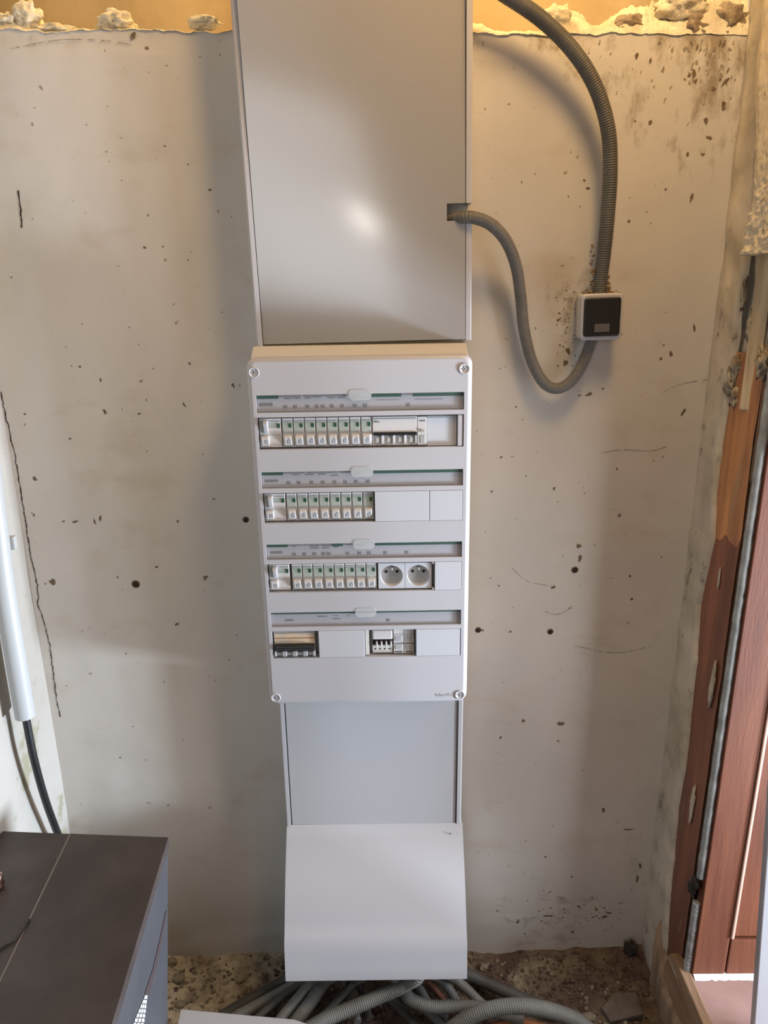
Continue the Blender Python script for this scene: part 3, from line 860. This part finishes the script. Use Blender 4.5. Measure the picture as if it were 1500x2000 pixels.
def rcd(x, z):
    b = copy_part('residual_current_device', RCM['body'], db, (x, YD, z))
    for nm, k in (('marking_line', 'line'), ('rating_window', 'window'), ('indicator', 'ind'), ('toggle_recess', 'recess'), ('toggle', 'tog'), ('test_button', 'test'), ('test_mark', 'mark')):
        copy_part(nm, RCM[k], b)


def blank(x0, x1, z, h0=.0004, h1=.0520, y=YF - .0002, m='blank_plastic'):
    obj('blank_plate', MB().box(x0 + .0004, x1 - .0004, y, YF + .02, z + h0, z + h1, .0006), m, db)


X0 = -HX + .0012
for i in range(4):
    z = opens[i][0]
    if i < 3:
        rcd(X0, z)
        off = X0 + 2 * MOD + (.0026 if i == 2 else .0003)
        for k in range(8): breaker(off + k * MOD, z)
        XE = off + 8 * MOD
    if i == 0:
        a = copy_part('contactor', shared(MB().box(0, 4 * MOD - .0006, 0, .02, .0025, .0500, .0005, 1).box(.0004, 4 * MOD - .001, -.0022, .001, .0245, .0500, .0005, 1), 'device_white'), db, (XE + .0006, YD, z))
        obj('top_stripe', MB().box(.001, 4 * MOD - .002, -.0026, 0, .0462, .0478), 'stripe_grey', a)
        obj('marking_print', MB().box(.0015, .0125, -.0026, 0, .0410, .0422).box(.0025, .009, -.0026, 0, .0432, .0440), 'print_grey', a)
        obj('black_bar', MB().box(.0006, 4 * MOD - .0012, -.0040, .001, .0200, .0250, .0006, 1), 'black_plastic', a)
        for k in range(4):
            t = obj('pole_window', MB().box(k * MOD + .0035, k * MOD + .0150, -.0010, .001, .0062, .0192, .0003, 1), 'device_grey', a)
            obj('pole_post', MB().box(k * MOD + .0140, k * MOD + .0165, -.0032, 0, .0058, .0196, .0004, 1), 'white_plastic', a)
            obj('pole_mark', MB().box(k * MOD + .0058, k * MOD + .0108, -.0016, -.0006, .0085, .0165, .0005, 1), 'device_white', a)
        obj('foot_print', MB().box(.003, .009, -.0003, .0002, .0034, .0044).box(.0125, .0235, -.0003, .0002, .0034, .0046).box(.06, .064, -.0003, .0002, .0034, .0044), 'print_grey', a)
        x5 = XE + 4 * MOD
        a = copy_part('auxiliary_switch', shared(MB().box(.0003, .0155, -.0022, .02, .0025, .0490, .0008), 'device_white'), db, (x5, YD, z))
        obj('selector', MB().box(.005, .0125, -.0045, 0, .0245, .0275, .0008), 'device_grey', a)
        obj('terminal_window', MB().box(.0045, .0125, -.0030, 0, .0065, .0185, .0006), 'device_grey', a)
        obj('marking_print', MB().box(.004, .013, -.0026, 0, .0415, .0435), 'print_grey', a)
        blank(x5 + .0158, HX - .0105, z, .001, .0495, YF + .0060)
        obj('blank_stripe', MB().box(x5 + .016, HX - .011, YF + .0054, YF + .0062, z + .0466, z + .0478), 'stripe_grey', db)
        obj('end_post', MB().box(HX - .0100, HX - .0012, YF + .001, YF + .02, z + .0005, z + .0515, .0015), 'white_plastic', db)
    if i == 1:
        blank(XE + .0015, XE + .0015 + 5 * MOD, z); blank(XE + .0015 + 5 * MOD, HX - .0002, z)
    if i == 2:
        sw_ = .0452
        for k in range(2):
            xs0 = XE + .0030 + k * (sw_ + .0005)
            pm = MB(); cx, cz = xs0 + sw_ / 2, z + .0262
            oq = [(xs0, z + .003), (xs0 + sw_, z + .003), (xs0 + sw_, z + .0495), (xs0, z + .0495)]
            nC = 40; R = .0192
            cir = [(cx + R * math.cos(2 * math.pi * q / nC), cz + R * math.sin(2 * math.pi * q / nC)) for q in range(nC)]
            yS = YF + .0035
            vo = [pm.bm.verts.new((x, yS, zz)) for x, zz in oq]; vi = [pm.bm.verts.new((x, yS, zz)) for x, zz in cir]
            av = vo + vi
            for t in tessellate_polygon([[Vector((x, zz, 0)) for x, zz in oq], [Vector((x, zz, 0)) for x, zz in cir]]): pm.bm.faces.new([av[q] for q in t])
            vb = [pm.bm.verts.new((x, yS + .02, zz)) for x, zz in oq]
            for q in range(4): pm.bm.faces.new((vo[q], vo[(q + 1) % 4], vb[(q + 1) % 4], vb[q]))
            bmesh.ops.recalc_face_normals(pm.bm, faces=pm.bm.faces)
            so_ = obj('power_socket', pm, 'blank_plastic', db)
            obj('socket_well', MB().lathe([(R, yS), (R - .001, yS + .0105), (R - .0025, yS + .0125), (.001, yS + .0125)], (cx, 0, cz), 'Y', 40, cap0=False), 'socket_white', so_)
            for s in (-1, 1):
                obj('pin_hole', MB().lathe([(.0027, yS + .0122), (.0024, yS + .0118), (.0003, yS + .0119)], (cx + s * .0094, 0, cz + .0035), 'Y', 16), 'hole_dark', so_)
            obj('earth_pin', MB().lathe([(.0024, yS + .0125), (.0024, yS - .0005), (.0012, yS - .002)], (cx, 0, cz + .0125), 'Y', 14), 'screw_metal', so_)
            obj('earth_slot', MB().box(cx - .003, cx + .003, yS + .0105, yS + .0124, cz + .0125, cz + .0185), 'device_grey', so_)
        blank(xs0 + sw_ + .0048, HX - .0002, z)
        for zz in (.0015, .0490):
            obj('clip', MB().box(xs0 + sw_ + .0005, xs0 + sw_ + .0045, YF + .0005, YF + .01, z + zz - .001, z + zz + .003, .0005, 1), 'device_grey', db)
    if i == 3:
        a = copy_part('main_switch', shared(MB().box(0, 4 * MOD, 0, .02, .0025, .0485, .0006), 'device_white'), db, (X0 + .001, YD, z))
        obj('rating_window', MB().box(.001, 4 * MOD - .001, -.0020, .001, .0265, .0465, .0005, 1), 'window_amber', a)
        obj('window_line', MB().box(.001, 4 * MOD - .001, -.0026, 0, .0368, .0380), 'orange_wire', a)
        obj('lever', MB().prism([(.002, .0105), (-.004, .0112), (-.011, .0215), (-.0095, .0258), (.002, .0270)], .0016, 4 * MOD - .0016, 'X', .0014), 'black_plastic', a)
        for k in range(4):
            xk = k * MOD + (.0145 if k else .0145)
            obj('pole_post', MB().box(min(xk, 4 * MOD - .0045), min(xk + .0075, 4 * MOD - .0005), -.0070, .001, .0040, .0140, .0006, 1), 'device_grey', a)
        obj('pole_post', MB().box(.0005, .0035, -.0070, .001, .0040, .0140, .0006, 1), 'device_grey', a)
        xg = X0 + .001 + 4 * MOD
        xb0, xb1 = xg + .0062, xg + .0062 + 4.9 * MOD
        blank(xb0, xb1 - .0075, z)
        blank(xb1 - .0072, xb1, z, .001, .0515, YF + .004, 'ivory_plastic')
        xq = xb1 + .0052
        a = copy_part('surge_protector', shared(MB().box(0, 2 * MOD, 0, .02, .0035, .0490, .0005), 'device_grey'), db, (xq, YD + .002, z))
        obj('upper_case', MB().box(.0006, 2 * MOD - .0006, -.004, .001, .0315, .0488, .002), 'device_white', a)
        obj('toggle_slot', MB().box(.0006, 2 * MOD - .0006, -.001, .001, .0205, .0315), 'black_plastic', a)
        for k in range(4):
            xx = .0012 + k * (2 * MOD - .003) / 4
            obj('toggle', MB().box(xx + .0052, xx + .0082, -.007, .001, .0180, .0275, .0008), 'device_white', a)
            obj('terminal_dot', MB().box(xx + .0025, xx + .0055, -.0006, .001, .0105, .0130), 'hole_dark', a)
        obj('lower_case', MB().box(.0006, 2 * MOD - .0006, -.0004, .001, .0040, .0180), 'ivory_plastic', a)
        for k in range(2):
            a = copy_part('time_switch', shared(MB().box(.0004, MOD - .0004, 0, .02, .0030, .0495, .0006), 'device_white'), db, (xq + 2 * MOD + .0008 + k * MOD, YD, z))
            obj('marking_line', MB().box(.0012, MOD - .0012, -.0006, .0004, .0392, .0404), 'device_grey', a)
            obj('dial_window', MB().box(.003, MOD - .0035, -.0006, .0004, .0270, .0370, .0003, 1), 'label_card', a)
            obj('joint_line', MB().box(.0004, MOD - .0004, -.0006, .0004, .0222, .0238), 'device_dark', a)
            obj('terminal_window', MB().box(.0035, MOD - .0028, -.0008, .0004, .0115, .0205, .0003, 1), 'device_grey', a)
            obj('foot_mark', MB().box(.0035, MOD - .0028, -.0008, .0004, .0052, .0078), 'device_dark', a)
        blank(xq + 4 * MOD + .0040, HX - .0012, z)

# ================================================================== SWITCH BOX AND CONDUITS ON THE WALL
sc_ = onY(1176.5, 619, -.045)
sw = thing('wall_switch', 'square white surface switch box with black rocker on the back wall', 'switch', (sc_.x, 0, sc_.z - .034), (0, math.radians(-1.4), 0))
hs = .0335; cz = .034


def plate(w_, h_, r, y0, y1, inset=.002):
    mb = MB(); ls = []
    for ins, y in ((0, y0), (0, y1 + inset), (inset * .3, y1 + inset * .35), (inset, y1)):
        ls.append([mb.bm.verts.new((x, y, z)) for x, z in rrect(w_ - 2 * ins, h_ - 2 * ins, r - ins * .6, 5, 0, cz)])
    for A, B in zip(ls, ls[1:]):
        for k in range(len(A)): mb.bm.faces.new((A[k], A[(k + 1) % len(A)], B[(k + 1) % len(A)], B[k])).smooth = True
    mb.bm.faces.new(ls[-1]); mb.bm.faces.new(ls[0])
    bmesh.ops.recalc_face_normals(mb.bm, faces=mb.bm.faces)
    return mb


obj('back_box', plate(.0655, .0715, .006, -.004, -.034), 'ivory_plastic', sw)
obj('front_frame', plate(.0670, .0735, .007, -.034, -.0445, .003), 'white_plastic', sw)
rk = obj('rocker', plate(.0590, .0610, .005, -.044, -.0490, .002), 'switch_black', sw)
obj('indicator_window', MB().box(-.0122, .0122, -.0496, -.0485, cz - .0235, cz - .0105, .0006), 'switch_window', rk)

P = [onY(x, y, Y) for x, y, Y in ((930, -45, -.050), (985, -12, -.050), (1058, 38, -.048), (1120, 100, -.044), (1163, 170, -.040), (1187, 250, -.036), (1192, 330, -.032), (1187, 420, -.028), (1179, 500, -.024), (1173, 545, -.022), (1171, 577, -.022))]
tag(obj('corrugated_conduit', corrugated(P, .0118), 'conduit_grey'), 'thick grey corrugated conduit arching from the top edge down into the switch box', 'conduit')
P = [onY(x, y, Y) for x, y, Y in ((868, 431, -.040), (884, 428, -.052), (905, 425, -.066), (925, 425, -.068), (958, 438, -.060), (988, 470, -.048), (1008, 520, -.036), (1017, 580, -.026), (1023, 640, -.022), (1037, 700, -.022), (1060, 745, -.022), (1087, 759, -.022), (1115, 745, -.022), (1138, 710, -.022), (1158, 658, -.022))]
tag(obj('corrugated_conduit', corrugated(P, .0098), 'conduit_small'), 'thinner grey corrugated conduit looping from the trunking lid to under the switch box', 'conduit')
du = MB()
for i in range(150):
    px = 1168 + random.gauss(0, 24); py = 574 - abs(random.gauss(0, 5))
    if random.random() < .45: px = 1172 + random.choice((-1, 1)) * random.uniform(11, 19); py = random.uniform(478, 575)
    if not 1126 < px < 1216: continue
    c = onY(px, py, -random.uniform(.003, .030))
    du.lump(c, random.uniform(.001, .0028), (1, 1, .8), .6, i, 1)
tag(obj('dust_crumbs', du, 'dust'), 'brown dust and crumbs caught on top of the switch box', 'dust', kind='stuff')

# ================================================================== LEFT WALL TUBE AND CABLE
XT = XL + .034
P = [onX(x, y, XT) for x, y in ((-22, 900), (6, 1130), (28, 1270), (50, 1401))]
P = [P[0] + (P[0] - P[1]) * ((2.38 - P[0].z) / (P[0].z - P[1].z))] + P
tb = MB(); PP = spline(P, .01); tb.tube(PP, .0168, 18, cap=False); tb.tube(PP, .0150, 18, cap=False)
tu = obj('pvc_pipe', tb, 'pvc_tube'); tag(tu, 'pale grey smooth plastic pipe running down the left wall', 'pipe')
clip = onX(-3, 1060, XL)
obj('pipe_clip', MB().box(XL - .002, XL + .030, clip.y - .006, clip.y + .006, clip.z - .012, clip.z + .012, .003), 'pvc_tube', tu)
P = [PP[-12], PP[-4], onX(51, 1404, XT), onX(66, 1480, XT), onX(88, 1560, XT - .003), onX(112, 1626, XT - .006), onX(150, 1720, XT - .008), (XL + .026, -.14, .02)]
tag(obj('power_cable', MB().tube(spline(P, .008), .0067, 12), 'black_cable'), 'black cable hanging out of the pale pipe on the left wall', 'cable')

# ================================================================== CABINET
zc = onY(328, 1635, -.25).z
A_ = onY(328, 1635, -.25)
cab = thing('cabinet', 'low dark brown cabinet with grey side in the bottom left corner', 'cabinet', (A_.x, A_.y, 0), (0, 0, math.radians(3.2)))
WC, DC = .287, .62
TP = .050
obj('carcass', MB().prism([(-WC + .004, .006), (-TP - .006, .006), (-.007, zc - .018), (-WC + .004, zc - .018)], -DC, -.004, 'Y'), 'cabinet_edge', cab)
sd = obj('side_panel', MB().prism([(-TP - .006, .002), (-TP, .002), (.0, zc - .002), (-.006, zc - .002)], -DC, 0, 'Y', .0008), 'cabinet_side', cab)
xj = -.168
obj('top_board', MB().prism([(xj + .0011, -DC), (.001, -DC), (.001, 0), (xj + .0011, -xj * .122)], zc - .018, zc, 'Z', .0012), 'cabinet_brown', cab)
obj('top_board', MB().prism([(-WC - .030, -DC), (xj - .0011, -DC), (xj - .0011, -xj * .122), (-WC, WC * .122)], zc - .018, zc - .0004, 'Z', .0012), 'cabinet_brown', cab)
obj('joint_strip', MB().box(xj - .0014, xj + .0014, -DC, -xj * .122, zc - .018, zc + .0002), 'cabinet_edge', cab)


bpy.context.view_layer.update()
inv = cab.matrix_basis.inverted()


def side_pt(px, py):
    o_, d_ = inv @ CAM, inv.to_3x3() @ ray(px, py)
    n_ = Vector((zc, 0, -TP)); p0 = Vector((-TP, 0, .002))
    return o_ + d_ * ((p0 - o_).dot(n_) / d_.dot(n_))


nn = Vector((zc, 0, -TP)).normalized()


def side_strip(mb, rows, off):
    L = [[side_pt(x, y) + nn * off for x, y in r_] for r_ in rows]
    for r0, r1 in zip(L, L[1:]):
        mb.poly([r0[0], r0[1], r1[1], r1[0]])


gv = MB(); side_strip(gv, [((323, 1778), (325, 1778)), ((312, 1830), (317, 1830)), ((298, 1890), (304, 1890)), ((281, 1942), (289, 1944))], .0012)
obj('side_groove', gv, 'groove_dark', sd)
mw = MB()
for k in range(3):
    for j in range(8):
        y0 = 1944 + j * 9; y1 = y0 + 7
        f = lambda y: 284 - (y - 1944) * .27
        wd = lambda y: min(7, 1.5 + (y - 1944) * .11)
        side_strip(mw, [((f(y0) + (k - 1.5) * wd(y0), y0), (f(y0) + (k - .75) * wd(y0), y0)), ((f(y1) + (k - 1.3) * wd(y1), y1), (f(y1) + (k - .55) * wd(y1), y1))], .0016)
obj('woven_tape', mw, 'mesh_white', sd)['kind'] = 'stuff'
kb = onZ(-4, 1722, zc + .012)
tag(obj('metal_fitting', MB().lathe([(.003, 0.0), (.010, .001), (.0125, .006), (.0105, .012), (.0125, .018), (.011, .024), (.004, .028)], (kb.x - .004, kb.y, zc), 'Z', 20), 'copper'), 'small shiny coppery metal fitting standing on the brown cabinet', 'fitting')
tag(obj('thin_wire', MB().tube(spline([onZ(-30, 1872, zc + .002), onZ(5, 1850, zc + .002), onZ(28, 1836, zc + .002), onZ(48, 1812, zc + .002), onZ(60, 1790, zc + .002)], .006), .0015, 8), 'black_cable'), 'thin dark wire lying on the top of the brown cabinet', 'wire')

# ================================================================== WHITE SLAB, LEANING BOARD
zb = .105
q0, q1 = onZ(322, 1974, zb), onZ(585, 1990, zb)
pts = [(q0.x - .05, q0.y + .004), (q1.x - .01, q1.y), (q1.x + .018, q1.y - .010), (q1.x + .028, q1.y - .030), (q1.x + .03, -.62), (q0.x - .05, -.62)]
pts = [(max(x, -.398), y) if y > -.3 else (max(x, -.375), y) for x, y in pts]
ws = thing('white_tray', 'flat white tray on the floor conduits beside the brown cabinet', 'tray', (-.25, -.40, .0))
o = obj('tray_top', MB().prism(pts[::-1], zb - .014, zb, 'Z', .003), 'white_board', ws); o.location = (.25, .40, 0)
o = obj('tray_skirt', MB().box(-.335, -.16, -.60, -.30, .006, zb - .014), 'white_board', ws); o.location = (.25, .40, 0)

pb0, pb1 = onY(1470, 2000, -.33), onY(1502, 1560, -.33)
dx = (pb1.x - pb0.x) / (pb1.z - pb0.z)
H_ = 1.0
zt_ = .1745
xb = pb0.x + dx * (zt_ - pb0.z)
lb_ = MB().prism([(xb, zt_), (xb + .055, zt_ + .0), (xb + .055 + dx * H_, zt_ + H_), (xb + dx * H_, zt_ + H_)], -.335, -.321, 'Y', .002)
tag(obj('leaning_board', lb_, 'board_white'), 'bright white board leaning in the doorway at the right edge', 'board')

# ================================================================== FLOOR CONDUITS
def fc(pts, r, m='conduit_floor', label='', pitch=.0042, smooth=False, cat='conduit'):
    P = [onZ(x, y, z) for x, y, z in pts]
    if pts[0][1] < 1900 and pts[0][2] > .09:
        P = [Vector((P[0].x * .8 - .01, -.035 - .03 * random.random(), .33)), Vector((P[0].x * .92, -.06 - .03 * random.random(), .22))] + P
    mb = MB().tube(spline(P, .006), r, 12) if smooth else corrugated(P, r, pitch, 12, .12)
    return tag(obj('wire' if cat == 'wire' else 'floor_conduit', mb, m), label, cat, 'conduits spreading on the floor under the trunking column')


fc([(620, 1880, .10), (560, 1915, .035), (500, 1948, .028), (432, 1988, .025), (380, 2030, .025)], .0125, 'conduit_dark', 'dark dusty conduit lying furthest left and lowest under the column', smooth=True)
fc([(640, 1880, .12), (585, 1918, .06), (525, 1952, .045), (455, 1990, .04), (400, 2030, .04)], .0115, 'conduit_floor', 'grey conduit beside the dark one, running towards the white tray', smooth=True)
fc([(640, 1890, .13), (596, 1916, .08), (548, 1950, .062), (495, 1995, .055), (465, 2030, .055)], .0080, 'conduit_dark', 'thin dark conduit between two grey ones left of the column foot')
fc([(650, 1880, .15), (612, 1916, .085), (580, 1952, .07), (545, 1995, .06), (520, 2040, .06)], .0105, 'conduit_floor', 'smooth grey conduit coming straight out from under the left column corner', smooth=True)
fc([(665, 1880, .15), (634, 1917, .085), (608, 1955, .07), (575, 2000, .062), (550, 2040, .06)], .0135, 'conduit_floor', 'ribbed grey conduit under the left third of the column foot')
fc([(720, 1890, .13), (690, 1922, .07), (655, 1958, .055), (618, 1998, .05), (590, 2040, .05)], .0068, 'conduit_floor', 'thin grey conduit running beneath the big crossing conduit', smooth=True)
fc([(668, 1895, .11), (676, 1925, .055), (690, 1960, .045), (700, 2000, .04)], .0075, 'conduit_floor', 'short grey conduit standing behind the big crossing conduit', smooth=True)
fc([(690, 1895, .11), (700, 1925, .055), (712, 1950, .045), (722, 1990, .04)], .0070, 'conduit_dark', 'short dark conduit just right of the short grey one')
fc([(822, 1890, .16), (790, 1922, .125), (745, 1944, .105), (690, 1968, .095), (635, 1992, .09), (570, 2030, .09)], .0145, 'conduit_floor', 'big ribbed conduit crossing in front from the column middle to the lower left')
fc([(770, 1890, .15), (787, 1928, .10), (803, 1952, .085), (845, 1966, .078), (900, 1966, .075), (960, 1972, .06), (1020, 1990, .04)], .0130, 'conduit_floor', 'ribbed conduit bending right in front of the short parallel conduits')
for k, (x0, x1, r, m, lab) in enumerate([(806, 838, .0085, 'conduit_floor', 'first grey conduit from the left behind the bending one'), (862, 896, .0100, 'conduit_floor', 'second grey conduit behind the bending one, right of the red wire'),
                                         (890, 940, .0095, 'conduit_floor', 'third grey conduit behind the bending one, nearest the right column corner')]):
    fc([(x0 - 30, 1885, .12), (x0, 1912, .065), ((x0 + x1) / 2, 1935, .05), (x1, 1960, .04), (x1 + 40, 1990, .03)], r, m, lab, smooth=(k != 1))
fc([(805, 1885, .12), (832, 1912, .062), (852, 1935, .048), (870, 1958, .04), (890, 1985, .035)], .0055, 'red_wire', 'reddish sheathed wire between the grey conduits under the column', smooth=True, cat='wire')
fc([(880, 1880, .10), (925, 1908, .045), (985, 1935, .032), (1050, 1962, .026), (1120, 1985, .022)], .0125, 'conduit_dark', 'dark conduit leaving the right column corner behind the arching one', smooth=True)
fc([(850, 2040, .03), (890, 2005, .075), (935, 1978, .105), (1000, 1965, .118), (1065, 1972, .105), (1120, 1990, .075), (1165, 2022, .03)], .0150, 'conduit_floor', 'big ribbed conduit arching over the soil at the bottom right')
fc([(955, 2006, .022), (990, 1996, .026), (1040, 2000, .024), (1080, 2010, .02)], .0055, 'orange_wire', 'orange wire showing beneath the arching conduit', smooth=True, cat='wire')
fc([(740, 1930, .05), (770, 1960, .04), (800, 1990, .032), (830, 2030, .03)], .0085, 'conduit_dark', 'dark conduit under the bending one, heading to the bottom edge', smooth=True)
fc([(800, 1950, .04), (840, 1980, .034), (870, 2010, .03)], .0080, 'conduit_floor', 'grey conduit half buried below the bending one at the bottom edge', smooth=True)

# ================================================================== LOOSE PIECES ON THE FLOOR AND LEDGE
def fz(x, y): return floor_pt((x - XL) / (XR - XL), (y + 1.6) / 1.615)[2]


p = onZ(1225, 1955, .035)
tag(obj('broken_brick', MB().prism([(-.040, -.020), (.030, -.030), (.040, .012), (.005, .026), (-.042, .010)], 0, .030, 'Z', .004), 'brick_grey', None, (p.x - .01, p.y, fz(p.x, p.y) - .012), (math.radians(10), math.radians(-6), .3)), 'greyish broken brick piece lying in the right corner of the floor', 'brick')
p = onZ(1240, 1872, .03)
tag(obj('soil_clod', MB().lump((0, 0, .012), .017, (.8, .7, 1.3), .5, 4), 'clod', None, (p.x - .004, -.018, fz(p.x, -.018))), 'black clod in the far right corner of the floor', 'clod')
p = onZ(958, 1908, .02)
tag(obj('plastic_scrap', MB().prism([(-.016, -.004), (.002, -.010), (.016, -.002), (.006, .007), (-.012, .009)], 0, .003, 'Z', .001), 'green_scrap', None, (p.x, p.y, fz(p.x, p.y) + .004), (.15, -.1, .2)), 'dark green plastic scrap on the soil beside the column foot', 'scrap')
for x, y, r, lab in [(1000, 1926, .008, 'pale beige stone just right of the green plastic scrap'), (945, 1885, .009, 'whitish plaster lump against the wall right of the column foot'), (348, 1905, .013, 'largest pale stone beside the grey cabinet side'),
                     (352, 1950, .010, 'small pale stone near the white tray beside the cabinet'), (1150, 1990, .012, 'yellowish stone right of the arching conduit end'), (470, 1905, .012, 'brownish stone in the soil left of the column foot'), (338, 1868, .010, 'pale stone at the wall foot beside the cabinet')]:
    p = onZ(x, y, .015)
    yy = min(p.y, -.016)
    tag(obj('stone', MB().lump((0, 0, r * .45), r, (1.1, .9, .75), .45, int(x)), 'pale_stone', None, (p.x, yy, fz(p.x, yy) - .001)), lab, 'stone', 'stones lying on the soil floor')
for x, y, r, sq, m, lab in [(52, 33, .020, (1.1, .8, .9), 'mortar', 'round mortar lump on the ledge at the far left'), (12, 42, .018, (1.2, .8, .6), 'mortar', 'flat mortar lump at the left end of the ledge'), (110, 60, .019, (1.5, .8, .45), 'mortar', 'white flat plaster flake lying over the ledge rim at left'),
                            (226, 42, .020, (1.3, .8, .75), 'mortar', 'jagged mortar lump on the ledge midway between left end and trunking'), (398, 45, .014, (1.6, .8, .7), 'mortar', 'small mortar lump on the ledge left of the trunking'),
                            (1085, 42, .021, (1.1, .8, 1.0), 'mortar', 'pale mortar lump on the ledge just right of the thick conduit'), (1228, 52, .019, (1.4, .8, .8), 'mortar_dark', 'dark mortar lump on the ledge right of the thick conduit'),
                            (1352, 55, .024, (1.2, .8, .8), 'mortar_dark', 'dark brown stone in the mortar heap at the top right'), (1420, 45, .026, (1.1, .8, 1.0), 'mortar_dark', 'largest dark stone in the mortar heap beside the right wall'),
                            (1330, 10, .026, (1.3, .8, .9), 'mortar', 'pale lump on top of the mortar heap at the top right'), (1440, 75, .017, (.9, .8, .9), 'mortar', 'small pale lump at the right end of the ledge against the wall')]:
    c = onY(x, y, .02)
    c.z = max(c.z, wall_top(c.x) + r * sq[2] * .5)
    tag(obj('mortar_lump', MB().lump((0, 0, 0), r, sq, .42, int(x) + 5, 4, 2.4), m, None, c), lab, 'mortar lump', 'mortar lumps on the ledge')
